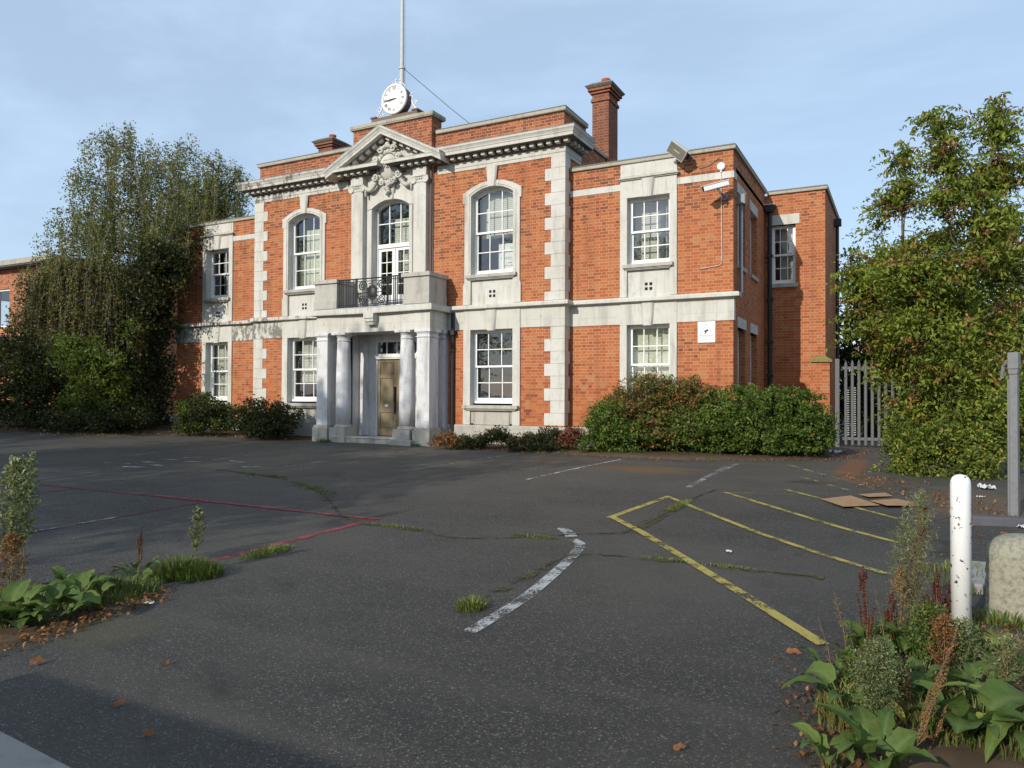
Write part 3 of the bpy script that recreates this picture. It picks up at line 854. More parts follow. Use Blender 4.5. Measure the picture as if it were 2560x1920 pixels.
# ------------------------------------------------------------------ windows
def sash_window(cx, y, hw, z0, z1, spring=None, sag=0.0, blind=None, T=None, rows=2, cols=3, surround=True, name="window", glassm=None):
    """timber sash window; front of the wall at y, timber set back in the reveal"""
    yf = y + .15
    fr = MB(T)
    zt = z1 if spring is None else spring
    zm = (z0 + z1) / 2 if spring is None else z0 + (z1 - z0) * .49
    A = None
    b = .035
    fr.box(cx - hw - .02, cx - hw + b, yf - .01, yf + .13, z0, zt + .02)
    fr.box(cx + hw - b, cx + hw + .02, yf - .01, yf + .13, z0, zt + .02)
    fr.box(cx - hw + b, cx + hw - b, yf - .015, yf + .14, z0 - .01, z0 + .045)
    if spring is None:
        fr.box(cx - hw + b, cx + hw - b, yf - .01, yf + .13, z1 - .035, z1 + .02)
    else:
        fr.strip_y(arc(cx, hw + .02, spring, sag + .02), arc(cx, hw - b, spring - .005, sag - .03), yf - .01, yf + .13)
    root = fr.build(name, M['white_paint'], B)
    ih = hw - b
    def ztop(xx):
        if spring is None: return z1 - .035
        Rr = (hw * hw + sag * sag) / (2 * sag)
        return spring + sag - Rr + math.sqrt(max(0, Rr * Rr - (xx - cx) ** 2)) - .035
    # upper sash (front) and lower sash (behind)
    for nm, za, zb, yy, top in (("upper_sash", zm - .02, z1 - .035, yf + .012, True), ("lower_sash", z0 + .045, zm + .025, yf + .062, False)):
        s_ = MB(T)
        st, bar = .042, .022
        zl = za + (.05 if top else .085)
        xs = [cx - ih + (2 * ih) * k / cols for k in range(cols + 1)]
        if top and spring is not None:
            s_.box(cx - ih, cx - ih + st, yy, yy + .045, za, spring)
            s_.box(cx + ih - st, cx + ih, yy, yy + .045, za, spring)
            s_.strip_y(arc(cx, ih, spring - .004, sag - .03), arc(cx, ih - st, spring - .03, sag - .05), yy, yy + .045)
        else:
            s_.box(cx - ih, cx - ih + st, yy, yy + .045, za, zb)
            s_.box(cx + ih - st, cx + ih, yy, yy + .045, za, zb)
            s_.box(cx - ih + st, cx + ih - st, yy, yy + .045, zb - .045, zb)
        s_.box(cx - ih + st, cx + ih - st, yy - .004, yy + .049, za, zl)
        tp = (ztop(cx) - .02) if (top and spring is not None) else zb - .045
        for k in range(1, cols):
            t2 = min(tp, ztop(xs[k]) - .03) if top else tp
            s_.box(xs[k] - bar / 2, xs[k] + bar / 2, yy + .006, yy + .040, zl, t2)
        zr = zl + ((zb - .045 if spring is None or not top else spring + sag * .4) - zl) / rows
        for k in range(1, rows):
            zz = zl + (zr - zl) * k
            for q in range(cols):
                s_.box(xs[q] + (bar / 2 if q else st), xs[q + 1] - (bar / 2 if q < cols - 1 else st), yy + .008, yy + .038, zz - bar / 2, zz + bar / 2)
        s_.build(nm, M['white_paint'], root)
    gl = MB(T)
    if spring is None:
        gl._add([(cx - ih, yf + .034, zm), (cx + ih, yf + .034, zm), (cx + ih, yf + .034, z1 - .04), (cx - ih, yf + .034, z1 - .04)], [(0, 1, 2, 3)])
    else:
        a_ = arc(cx, ih, spring - .01, sag - .03)
        gl._add([(cx - ih, yf + .034, zm), (cx + ih, yf + .034, zm)] + [(px_, yf + .034, pz_) for px_, pz_ in a_[::-1]], [tuple(range(2 + len(a_)))])
    gl._add([(cx - ih, yf + .084, z0 + .05), (cx + ih, yf + .084, z0 + .05), (cx + ih, yf + .084, zm), (cx - ih, yf + .084, zm)], [(0, 1, 2, 3)])
    gl.build("pane", M['glass'], root, recalc=False)
    for (nm, mat_, xa, xb, za, zb, dy) in (blind or []):
        q = MB(T)
        n = 1 if nm != "curtain" else 24
        vs = []
        for k in range(n + 1):
            xx = cx - hw + 2 * hw * (xa + (xb - xa) * k / n)
            dd = .05 * math.sin(k * 1.9) + .02 * math.sin(k * 4.7) if nm == "curtain" else 0
            vs += [(xx, yf + .2 + dy + dd, z0 + (z1 - z0) * za), (xx, yf + .2 + dy + dd, z0 + (z1 - z0) * zb)]
        q._add(vs, [(2 * k, 2 * k + 2, 2 * k + 3, 2 * k + 1) for k in range(n)])
        q.build(nm, M[mat_], root, recalc=False)
    return root

def sill(cx, hw, y, z, m, parent, T=None, bracket=True, h=.085, out=.11):
    s_ = MB(T)
    s_.box(cx - hw, cx + hw, y - out, y + .2, z, z + h)
    if bracket:
        s_.box(cx - hw + .05, cx + hw - .05, y - out + .03, y, z - .025, z)
        s_.box(cx - hw + .08, cx + hw - .08, y - out + .055, y, z - .05, z - .025)
    return s_.build("sill", m, parent, bevel=.006)

def vent(cx, z, y, parent):
    v = MB()
    for dx in (-.055, .055):
        for dz in (-.055, .055):
            v.box(cx + dx - .034, cx + dx + .034, y - .004, y + .02, z + dz - .034, z + dz + .034)
    v.build("vent", M['dark'], parent)

def keystone(xc, w0, w1, z0, z1, y, out, parent):
    k = MB()
    k._add([(xc - w0, y - out, z0), (xc + w0, y - out, z0), (xc + w1, y - out * .9, z1), (xc - w1, y - out * .9, z1),
            (xc - w0 - .03, y, z0), (xc + w0 + .03, y, z0), (xc + w1 + .045, y, z1), (xc - w1 - .045, y, z1)],
           [(0, 1, 2, 3), (4, 7, 6, 5), (0, 4, 5, 1), (1, 5, 6, 2), (2, 6, 7, 3), (3, 7, 4, 0)])
    k.build("keystone", M['stone_plain'], parent, bevel=.004)

blinds_up = {(-1): [("blind", 'sheet', .26, .99, .01, .82, .05), ("curtain", 'sheet', .0, .26, .0, .55, .10)], 1: [("blind", 'blind', .24, .99, .44, .93, .03), ("backing_sheet", 'sheet', .0, .99, .46, .97, .16)]}
for sx in (-1, 1):
    c = sx * MX
    # first floor arched window
    wi = sash_window(c, 0, .61, 4.55, 6.77, 6.57, .20, blind=blinds_up[sx])
    su = MB()
    for d in (-1, 1):
        a, b = sorted((c + d * .61, c + d * .80))
        su.box(a, b, -.045, .16, 4.35, 6.40)
        a, b = sorted((c + d * .61, c + d * .845))
        su.box(a, b, -.047, .16, 6.40, 6.575)
        a, b = sorted((c + d * .61, c + d * .835))
        su.box(a, b, -.05, .16, 3.785, 4.26)
        a, b = sorted((c + d * .61, c + d * .80))
        su.taper(*( (c + d * .61 if d > 0 else c - .835), (c + .835 if d > 0 else c - .61), (c + .61 if d > 0 else c - .80), (c + .80 if d > 0 else c - .61)), -.049, .16, 4.26, 4.35)
    out_ = [(c - .845, 6.575), (c - .845, 6.68), (c - .80, 6.68)] + arc(c, .80, 6.68, .24, 16)[1:-1] + [(c + .80, 6.68), (c + .845, 6.68), (c + .845, 6.575)]
    inn = arc(c, .61, 6.575, .195, len(out_) - 1)
    su.strip_y(out_, inn, -.047, .16)
    sur = su.build("window_surround", M['stone_plain'], wi, bevel=.004)
    MB().strip_y(arc(c, .70, 6.63, .22), arc(c, .655, 6.605, .21), -.062, -.046).box(c - .70, c - .655, -.06, -.044, 4.6, 6.62).box(c + .655, c + .70, -.06, -.044, 4.6, 6.62).build("architrave_bead", M['stone_plain'], wi)
    MB().box(c - .61, c + .61, .01, .14, 3.785, 4.46).build("apron_panel", M['stone_plain'], wi)
    vent(c, 4.045, .01, wi)
    sill(c, .73, -.045, 4.455, M['stone_grey'], wi, out=.085)
    keystone(c, .085, .125, 6.755, 7.285, -.045, .05, wi)
    # ground floor window
    bl = [("blind", 'blind', .16, .99, .30, .97, .03)] if sx < 0 else [("backing_sheet", 'dark', .0, 1.0, .0, 1.0, .3)]  # dark sheet behind the right window paints the blackness of an unlit room
    wi = sash_window(c, 0, .61, 1.27, 3.13, blind=bl)
    su = MB()
    for d in (-1, 1):
        a, b = sorted((c + d * .61, c + d * .82))
        su.box(a, b, -.045, .16, .715, 3.135)
    su.box(c - .82, c + .82, -.045, .16, 3.135, 3.625)
    su.build("window_surround", M['stone_plain'], wi, bevel=.004)
    MB().box(c - .61, c + .61, .0, .14, .6, 1.13).box(c - .52, c + .52, -.02, .0, .72, 1.02).build("apron_panel", M['stone_grey'], wi, bevel=.004)
    sill(c, .80, -.045, 1.13, M['stone_grey'], wi, out=.10)
    keystone(c, .09, .125, 3.10, 3.628, -.045, .05, wi)
for sx in (-1, 1):
    c = sx * WX
    bl = [("curtain", 'curtain', .30, 1.0, .0, 1.0, .06)] if sx < 0 else [("blind", 'blind', .20, .64, .02, .82, .12), ("backing_sheet", 'sheet', .0, 1.0, .0, 1.0, .22), ("curtain", 'curtain', .62, 1.0, .0, .96, .06)]
    wi = sash_window(c, S, .51, 4.55, 6.12, blind=bl)
    su = MB()
    for d in (-1, 1):
        a, b = sorted((c + d * .51, c + d * .68))
        su.box(a, b, S - .04, S + .16, 3.785, 6.12)
    su.box(c - .68, c + .68, S - .04, S + .16, 6.12, 6.535)
    su.box(c - .68, c + .68, S - .02, S + .16, 6.58, 6.928)
    su.box(c - .60, c + .60, S - .028, S - .02, 6.63, 6.88)
    su.build("window_surround", M['stone_plain'], wi, bevel=.004)
    MB().box(c - .74, c + .74, S - .11, S, 6.555, 6.585).box(c - .71, c + .71, S - .08, S, 6.53, 6.555).build("hood_mould", M['stone_grey'], wi, bevel=.004)
    MB().box(c - .51, c + .51, S + .015, S + .14, 3.785, 4.46).build("apron_panel", M['stone_plain'], wi)
    vent(c, 4.02, S + .015, wi)
    sill(c, .60, S - .04, 4.455, M['stone_grey'], wi, out=.085)
    keystone(c, .085, .125, 6.10, 6.53, S - .04, .05, wi)
    bl = [("blind", 'blind', .02, .99, .0, .98, .03), ("backing_sheet", 'sheet', .0, 1.0, .0, 1.0, .1)] if sx < 0 else [("blind", 'sheet', .0, 1.0, .0, 1.0, .05)]
    wi = sash_window(c, S, .51, 1.27, 3.13, blind=bl)
    su = MB()
    for d in (-1, 1):
        a, b = sorted((c + d * .51, c + d * .68))
        su.box(a, b, S - .04, S + .16, .715, 3.13)
    su.box(c - .68, c + .68, S - .04, S + .16, 3.13, 3.625)
    su.build("window_surround", M['stone_plain'], wi, bevel=.004)
    MB().box(c - .51, c + .51, S, S + .14, .6, 1.13).build("apron_panel", M['stone_grey'], wi)
    sill(c, .64, S - .04, 1.13, M['stone_grey'], wi, out=.10)
    keystone(c, .085, .12, 3.10, 3.628, S - .04, .05, wi)
    # band across the wing under the parapet, butted against the window bay
    a, b = sorted((sx * (W + .0), c - sx * .68)); MB().box(a, b, S - .018, S + .05, 6.32, 6.47).build("stone_band", M['stone_plain'], B)
    a, b = sorted((c + sx * .68, sx * (V + .018)))
    mb = MB().box(a, b, S - .018, S + .05, 6.30, 6.45)
    a, b = sorted((sx * (V - .04), sx * (V + .018)))
    mb.box(a, b, S + .05, S + .32, 6.30, 6.45)
    mb.build("stone_band", M['stone_plain'], B)
# side windows and their lintels
for (ya, yb, za, zb, la, lb) in ((.80, 1.66, 1.2, 3.03, .76, 1.80), (2.38, 3.26, 1.2, 3.03, 2.32, 3.36), (.80, 1.66, 4.46, 6.08, .72, 1.77), (2.38, 3.26, 4.46, 6.03, 2.25, 3.32)):
    wi = sash_window((ya + yb) / 2, 0, (yb - ya) / 2, za, zb, T=SIDE)
    MB(SIDE).box(la, lb, -.014, .12, zb, zb + .235).build("lintel", M['stone_plain'], wi)
    MB(SIDE).box(ya - .05, yb + .06, -.05, .14, za - .09, za).build("sill", M['stone_grey'], wi)
wi = sash_window(9.525, AY, .305, 4.48, 6.06, cols=3, blind=[("blind", 'sheet', .36, 1.0, .0, .99, .04)])
MB().box(9.12, 9.94, AY - .014, AY + .12, 6.06, 6.33).build("lintel", M['stone_plain'], wi)
MB().box(9.17, 9.90, AY - .06, AY + .14, 4.38, 4.48).build("sill", M['stone_grey'], wi)

# ------------------------------------------------------------------ centre bay
cb = MB()
out_ = [(-1.36, 6.60)] + [(-1.36 + 2.72 * k / 16, 7.5) for k in range(17)] + [(1.36, 6.60)]
cb.strip_y(out_, arc(0, .62, 6.60, .21, len(out_) - 1), -.045, .2)
cb.box(-1.36, -.62, -.045, .2, 3.6, 6.60).box(.62, 1.36, -.045, .2, 3.6, 6.60)
cb.build("centre_bay_wall", M['stone_plain'], B)
mb = MB()
out_ = [(-.79, 6.58), (-.79, 6.72), (-.74, 6.72)] + arc(0, .74, 6.72, .235, 14)[1:-1] + [(.74, 6.72), (.79, 6.72), (.79, 6.58)]
mb.strip_y(out_, arc(0, .63, 6.60, .205, len(out_) - 1), -.085, -.046)
for d in (-1, 1):
    a, b = sorted((d * .63, d * .74)); mb.box(a, b, -.085, -.046, 4.55, 6.58)
mb.build("arch_surround", M['stone_plain'], B, bevel=.004)
keystone(0, .085, .12, 6.78, 7.2, -.08, .05, B)
for sx in (-1, 1):
    a, b = sorted((sx * .85, sx * 1.25))
    p = MB().box(a, b, -.20, -.046, 4.62, 7.10).box(a - .02, b + .02, -.23, -.046, 4.52, 4.62).box(a - .04, b + .04, -.25, -.046, 4.40, 4.52).box(a - .04, b + .04, -.25, -.046, 3.77, 4.40)
    pil = p.build("pilaster", M['stone_plain'], B, bevel=.005)
    cx = sx * 1.05
    cpt = MB().box(a - .03, b + .03, -.25, -.046, 7.25, 7.30).box(a, b, -.215, -.046, 7.10, 7.25)
    for d in (-1, 1):
        px_ = cx + d * .185
        # volute scroll
        pts, rr = [], []
        for k in range(26):
            t = k / 25
            an_ = math.pi * .5 - d * (-1) * 0 + t * math.pi * 4
            r_ = .095 * (1 - t) + .012
            pts.append((px_ + d * r_ * math.cos(an_ + math.pi), -.225, 7.165 + r_ * math.sin(an_ + math.pi * 0)))
            rr.append(.018 - .008 * t)
        cpt.tube(pts, rr, 6)
        cpt.lathe([(.09, 0), (.09, .05)], (px_, -.235, 7.165), 14, 'y')
    for k in range(5):
        cpt.ell((cx - .12 + .06 * k, -.225, 7.20), (.028, .025, .035), 8, 6)
    cpt.build("ionic_capital", M['stone_plain'], pil)
    MB().box(a - .015, b + .015, -.215, -.046, 7.30, 7.50).build("entablature_block", M['stone_plain'], pil, bevel=.004)
# pediment
MB().poly_y([(-1.40, 7.50), (1.40, 7.50), (1.40, 7.72), (0, 8.42), (-1.40, 7.72)], -.12, .09).build("tympanum", M['stone'], B)
lp = [(-.02, 7.627), (.362, 7.627), (.365, 7.70), (.38, 7.72), (.30, 7.745), (-.02, 7.75)]
pd = MB()
HPS = ([(-1.50, 0.02), (-1.50, -.17), (-.47, -.17), (-.47, .0)], [(.47, .0), (.47, -.17), (1.50, -.17), (1.50, .02)])
for hc, q in zip(sweeps("broken_cornice", lp, HPS, M['stone'], B, .003), HPS):
    MB().sweep(SOF, q).build('soffit', M['sooty_shade'], hc)
slope = (8.71 - 7.87) / 1.66
rk = [(.0, 0), (.36, .005), (.365, .075), (.38, .09), (.385, .12), (.405, .15), (.425, .18), (.425, .225), (.0, .265)]
vs, fs = [], []
for xx in (-1.92, 0, 1.92):
    for o_, h_ in rk:
        vs.append((xx, -.17 - o_ if o_ else .05, 7.61 + (1.66 - abs(xx)) * slope + h_))
k = len(rk)
for i in range(2):
    for j in range(k):
        a, b = i * k + j, i * k + (j + 1) % k
        fs.append((a, b, b + k, a + k))
fs += [tuple(range(k)), tuple(range(2 * k, 3 * k))]
pd._add(vs, fs)
ped = pd.build("pediment", M['stone'], B, bevel=.003)
dd = MB()
for sx in (-1, 1):
    for k in range(5):
        xx = sx * (.62 + .228 * k)
        dd.box(xx - .055, xx + .055, -.40, -.25, 7.535, 7.612)
    for k in range(7):
        xx = .12 + .225 * k
        zc = 7.61 + (1.66 - xx) * slope
        a = [(xx - .055, zc + .055 * slope - .085), (xx + .055, zc - .055 * slope - .085), (xx + .055, zc - .055 * slope + .01), (xx - .055, zc + .055 * slope + .01)]
        dd.poly_y([(sx * p, q) for p, q in a], -.38, -.2)
dd.build("dentil_course", M['stone_plain'], ped)
vs, fs = [], []
for xx in (-1.45, 0, 1.45):
    for o_, h_ in ((.20, -.085), (.34, -.006), (.34, -.001), (.05, -.001), (.05, -.085)):
        vs.append((xx, -.17 - o_ + .12 if o_ > .1 else .02, 7.61 + (1.66 - abs(xx)) * slope + h_))
for i in range(2):
    for j in range(5):
        fs.append((i * 5 + j, i * 5 + (j + 1) % 5, i * 5 + 5 + (j + 1) % 5, i * 5 + 5 + j))
MB()._add(vs, fs).build('soffit', M['sooty_shade'], ped)
vs, fs = [], []
for xx in (-1.93, 0, 1.93):
    for o_, h_ in ((.05, .270), (.435, .236), (.435, .224), (.05, .255)):
        vs.append((xx, -.17 - o_ if o_ > .1 else .05, 7.612 + (1.66 - abs(xx)) * slope + h_))
for i in range(2):
    for j in range(4):
        fs.append((i * 4 + j, i * 4 + (j + 1) % 4, i * 4 + 4 + (j + 1) % 4, i * 4 + 4 + j))
MB()._add(vs, fs).build("lead_flashing", M['lead'], ped)
sp = MB()
for sx in (-1, 1):
    spikes((sx * 1.85, -.5, 7.85 + (1.66 - 1.85) * slope + .03), (sx * .1, -.5, 7.85 + 1.56 * slope + .03), .06)
o = sp.build("bird_spike", M['steel'], ped, recalc=False); tag(o, kind="stuff")
# carved cartouche
cr = MB()
cr.ell((0, -.14, 7.66), (.31, .16, .36), 20, 12)
for k in range(20):
    t = 2 * math.pi * k / 20
    cr.ell((.37 * math.cos(t), -.17, 7.66 + .43 * math.sin(t)), (.075, .07, .075), 8, 6)
for sx in (-1, 1):
    for (x0_, z0_, r0_, turn) in ((.22, 8.12, .11, 1), (.38, 7.88, .09, 1), (.38, 7.40, .10, -1), (.16, 7.24, .08, -1)):
        pts, rr = [], []
        for k in range(20):
            t = k / 19
            a_ = turn * t * math.pi * 3.2
            r_ = r0_ * (1 - .85 * t)
            pts.append((sx * (x0_ + r_ * math.cos(a_)), -.24 - .05 * t, z0_ + r_ * math.sin(a_)))
            rr.append(.036 - .018 * t)
        cr.tube(pts, rr, 6)
    # hanging swag
    for k in range(9):
        t = k / 8
        xx, zz = .40 + .36 * t, 7.30 - .17 * math.sin(t * math.pi * .85) - .06 * t
        cr.ell((sx * xx, -.17, zz), (.062, .075, .062), 8, 6)
        cr.ell((sx * (xx + .02), -.20, zz + .04), (.03, .04, .03), 6, 5)
    for k in range(5):
        cr.ell((sx * .77, -.16, 7.18 - .055 * k), (.05 - .006 * k, .06, .045), 8, 6)
for k in range(6):
    cr.ell((.03 * math.sin(k * 2.1), -.19, 7.22 - .06 * k), (.10 - .012 * k, .08, .05), 8, 6)
for k in range(5):
    cr.ell((-.16 + .08 * k, -.24, 8.15 + .06 * math.sin(k * math.pi / 4)), (.055, .07, .06), 8, 6)
cr.ell((0, -.22, 8.25), (.08, .07, .10), 10, 8)
cre = cr.build("carved_crest", M['stone_plain'], B, smooth=True)
text_mesh("1929", .21, .02, "carved_date", M['stone_grey'], cre, Matrix.Translation((0, -.305, 7.66)) @ FRONT)

# balcony door behind the railing
fr = MB()
fr.box(-.62, -.565, .13, .25, 3.78, 6.62).box(.565, .62, .13, .25, 3.78, 6.62)
fr.strip_y(arc(0, .63, 6.60, .22), arc(0, .565, 6.575, .17), .13, .25)
fr.box(-.565, .565, .12, .25, 5.52, 5.63)
fdoor = fr.build("balcony_door", M['white_paint'], B)
lv = MB()
for d in (-1, 1):
    a, b = sorted((d * .565, d * .01))
    lv.box(a, a + .09, .16, .20, 3.78, 5.52).box(b - .09, b, .16, .20, 3.78, 5.52).box(a + .09, b - .09, .16, .20, 5.44, 5.52).box(a + .09, b - .09, .16, .20, 3.78, 4.22)
    lv.box((a + b) / 2 - .011, (a + b) / 2 + .011, .165, .195, 4.22, 5.44)
    for z in (4.52, 4.83, 5.13):
        lv.box(a + .09, (a + b) / 2 - .011, .167, .193, z - .011, z + .011).box((a + b) / 2 + .011, b - .09, .167, .193, z - .011, z + .011)
lv.build("door_leaf", M['white_paint'], fdoor)
fl_ = MB()
for xx in (-.19, .19): fl_.box(xx - .012, xx + .012, .15, .20, 5.63, 6.74)
for a, b in ((-.565, -.202), (-.178, .178), (.202, .565)): fl_.box(a, b, .152, .198, 6.185, 6.21)
fl_.build("fanlight", M['white_paint'], fdoor)
gq = MB()
a_ = arc(0, .565, 6.575, .17)
gq._add([(-.565, .18, 5.63), (.565, .18, 5.63)] + [(p, .18, q) for p, q in a_[::-1]], [tuple(range(2 + len(a_)))])
gq._add([(-.5, .18, 4.22), (.5, .18, 4.22), (.5, .18, 5.44), (-.5, .18, 5.44)], [(0, 1, 2, 3)])
gq.build("pane", M['glass'], fdoor, recalc=False)
MB()._add([(-.15, .34, 4.9), (.56, .34, 4.9), (.56, .34, 6.35), (-.15, .34, 6.35)], [(0, 1, 2, 3)]).build("blind", M['blind'], fdoor, recalc=False)

# ------------------------------------------------------------------ portico
PF = -.88
def bow(x, depth, hw=1.45):
    return depth * max(0.0, 1 - (x / hw) ** 2)
xsb = [(-1.86 + 3.72 * k / 24) for k in range(25)]
front = [(x, PF + bow(x, .10)) for x in xsb]
pt = MB()
pt.poly_z(front + [(1.86, .0), (-1.86, .0)], 3.13, 3.60)
port = pt.build("portico_entablature", M['stone'], B)
fr2 = [(-1.99, -1.01)] + [(x, -1.01 + bow(x, .06)) for x in xsb] + [(1.99, -1.01), (1.99, 0), (-1.99, 0)]
MB().poly_z(fr2, 3.602, 3.75).build("balcony_slab", M['stone'], B, bevel=.01)
MB().box(-1.93, 1.93, -.95, -.0, 3.752, 3.775).build("balcony_floor", M['lead'], B)
kb = MB().box(-.16, .16, -1.0, -.7, 3.47, 3.60).box(-.145, .145, -.97, -.7, 3.38, 3.47).box(-.13, .13, -.93, -.7, 3.30, 3.38)
kb.build("bracket", M['stone'], port, bevel=.006)
for sx in (-1, 1):
    a, b = sorted((sx * 1.47, sx * 1.85))
    for (y0_, y1_) in ((PF, PF + .42), (-.20, 0.0)):
        pr = MB().box(a, b, y0_, y1_, .64, 3.061)
        pier = pr.build("portico_pier", M['portico'], B, bevel=.006)
        MB().box(a - .05, b + .05, y0_ - .05, y1_ + (.05 if y0_ < -.5 else 0), .58, .64).box(a - .07, b + .07, y0_ - .08, y1_ + (.05 if y0_ < -.5 else 0), .05, .58).build("pier_base", M['stone_grey'], pier, bevel=.008)
        MB().box(a - .025, b + .025, y0_ - .025, y1_ + (.025 if y0_ < -.5 else 0), 2.93, 2.955).box(a - .02, b + .02, y0_ - .02, y1_, 3.03, 3.06).box(a - .05, b + .05, y0_ - .05, y1_ + (.05 if y0_ < -.5 else 0), 3.06, 3.13).build("pier_capital", M['portico'], pier, bevel=.005)
    cx, cy = sx * 1.05, -.70
    prof_ = [(.205, .66), (.207, 1.2), (.203, 1.9), (.185, 2.6), (.172, 2.92)]
    colm = MB().lathe(prof_, (cx, cy, 0), 32).build("portico_column", M['portico'], B, smooth=True)
    MB().lathe([(.25, .585), (.262, .605), (.25, .63), (.222, .64), (.215, .665), (.20, .665)], (cx, cy, 0), 32).box(cx - .27, cx + .27, cy - .27, cy + .27, .05, .585).build("column_base", M['stone_grey'], colm, bevel=.004)
    MB().lathe([(.17, 2.90), (.19, 2.91), (.19, 2.93), (.172, 2.94), (.172, 3.0), (.18, 3.01), (.21, 3.05), (.225, 3.07), (.2, 3.07)], (cx, cy, 0), 32).box(cx - .24, cx + .24, cy - .24, cy + .24, 3.07, 3.129).build("column_capital", M['portico'], colm)
    # balcony pedestal
    a, b = sorted((sx * 1.10, sx * 1.88))
    ped_ = MB().box(a, b, -.95, -.15, 3.777, 4.46).box(a - .01, b + .01, -.97, -.15, 3.776, 4.0)
    pp = ped_.build("balcony_pedestal", M['stone_grey'], B, bevel=.008)
    MB().box(a - .05, b + .04, -1.0, -.11, 4.461, 4.565).build("pedestal_cap", M['stone_grey'], pp, bevel=.008)
# steps
st = MB().poly_z([(-1.3, -.60)] + [(-1.25 + 2.5 * k / 16, -.98 + bow(-1.25 + 2.5 * k / 16, .10, 1.25)) for k in range(17)] + [(1.3, -.60), (1.3, .4), (-1.3, .4)], .05, .325)
stp = st.build("entrance_step", M['stone_grey'], B, bevel=.012)
MB().poly_z([(-1.2, -.58)] + [(-1.2 + 2.4 * k / 16, -1.01 + bow(-1.2 + 2.4 * k / 16, .10, 1.2)) for k in range(17)] + [(1.2, -.58)], .327, .352).build("step_nosing", M['stone'], stp)
MB().box(.80, 1.44, -1.10, -.98, .05, .33).build("step_block", M['stone_grey'], B, bevel=.01)
# recessed entrance wall
en = MB().wall(-1.40, 1.40, .3, 3.6, .22, .40, [(-.70, .70, .3, 2.98)])
en.box(-1.40, -1.28, 0.0, .22, .3, 3.13).box(1.28, 1.40, 0.0, .22, .3, 3.13)
en.box(-1.16, -.92, .14, .22, .62, 2.92).box(.92, 1.16, .14, .22, .62, 2.92).box(-1.20, -.88, .11, .22, .33, .62).box(.88, 1.20, .11, .22, .33, .62)
en.build("entrance_wall", M['portico'], B, bevel=.005)
dr = MB().box(-.70, -.655, .24, .36, .33, 2.98).box(.655, .70, .24, .36, .33, 2.98).box(-.655, .655, .24, .36, 2.93, 2.98)
dr.box(-.72, .72, .19, .36, 2.50, 2.60).box(-.70, .70, .21, .36, 2.46, 2.50)
door = dr.build("entrance_door", M['white_paint'], B)
for d in (-1, 1):
    a, b = sorted((d * .652, d * .004))
    lf = MB().box(a, b, .30, .345, .34, 2.455)
    lf.box(a, a + .08, .275, .30, .34, 2.455).box(b - .08, b, .275, .30, .34, 2.455)
    for z0_, z1_ in ((.34, .52), (.98, 1.24), (1.93, 2.02), (2.36, 2.455)):
        lf.box(a + .08, b - .08, .276, .30, z0_, z1_)
    for z0_, z1_ in ((.56, .94), (1.28, 1.89), (2.06, 2.32)):
        lf.box(a + .13, b - .13, .288, .30, z0_, z1_)
    leaf = lf.build("door_leaf", M['door'], door, bevel=.004)
    if d < 0:
        MB().box(-.40, -.29, .265, .276, 1.14, 1.20).build("letter_plate", M['white_metal'], leaf)
        MB().box(-.06, -.03, .20, .275, 1.25, 1.70).box(-.055, -.035, .22, .275, .95, 1.25).build("handle", M['iron'], leaf)
ff = MB()
for xx in (-.35, 0, .35): ff.box(xx - .015, xx + .015, .27, .30, 2.60, 2.93)
ff.build("fanlight", M['white_paint'], door)
MB()._add([(-.655, .29, 2.6), (.655, .29, 2.6), (.655, .29, 2.93), (-.655, .29, 2.93)], [(0, 1, 2, 3)]).build("pane", M['glass'], door, recalc=False)
# balcony railing
rl = MB()
X0, X1, YR = -1.08, 1.08, -.90
def yr(x): return YR + bow(x, .07, 1.1)
def bar(x0, z0, x1, z1, r=.011): rl.tube([(x0, yr(x0), z0), (x1, yr(x1), z1)], r * 1.35, 6)
for z, r in ((4.54, .018), (4.47, .010), (3.86, .010), (3.82, .014)):
    rl.tube([(X0 + (X1 - X0) * k / 12, yr(X0 + (X1 - X0) * k / 12), z) for k in range(13)], r, 6)
for xx in (-1.06, -1.0, -.94, -.84, -.78, -.72, -.60, -.54, .54, .60, .72, .78, .84, .94, 1.0, 1.06): bar(xx, 3.80, xx, 4.53, .011)
for xx in (-.50, .50): bar(xx, 3.78, xx, 4.56, .018)
for a, b in ((0, 1), ):
    for rr_ in (.19, .15):
        rl.tube([(rr_ * .8 * math.cos(t * math.pi / 12), yr(0) , 4.165 + rr_ * math.sin(t * math.pi / 12)) for t in range(25)], .018, 6)
for sx in (-1, 1):
    for sz in (-1, 1):
        pts = []
        for k in range(34):
            t = k / 33
            a_ = t * math.pi * 4.2
            r_ = .135 * (1 - .86 * t)
            pts.append((sx * (.315 - r_ * math.cos(a_)), yr(.3), 4.165 + sz * (.175 + r_ * math.sin(a_))))
        rl.tube(pts, .017, 6)
        bar(sx * .10, 4.165 + sz * .13, sx * .20, 4.165 + sz * .08, .01)
    bar(sx * .15, 4.165, sx * .48, 4.165, .009)
bar(0, 4.35, 0, 4.47, .012); bar(0, 3.86, 0, 3.98, .012)
rail = rl.build("balcony_railing", M['iron'], B)
MB().ell((0, yr(0), 4.165), (.105, .03, .135), 16, 8).build("monogram_boss", M['iron'], rail)
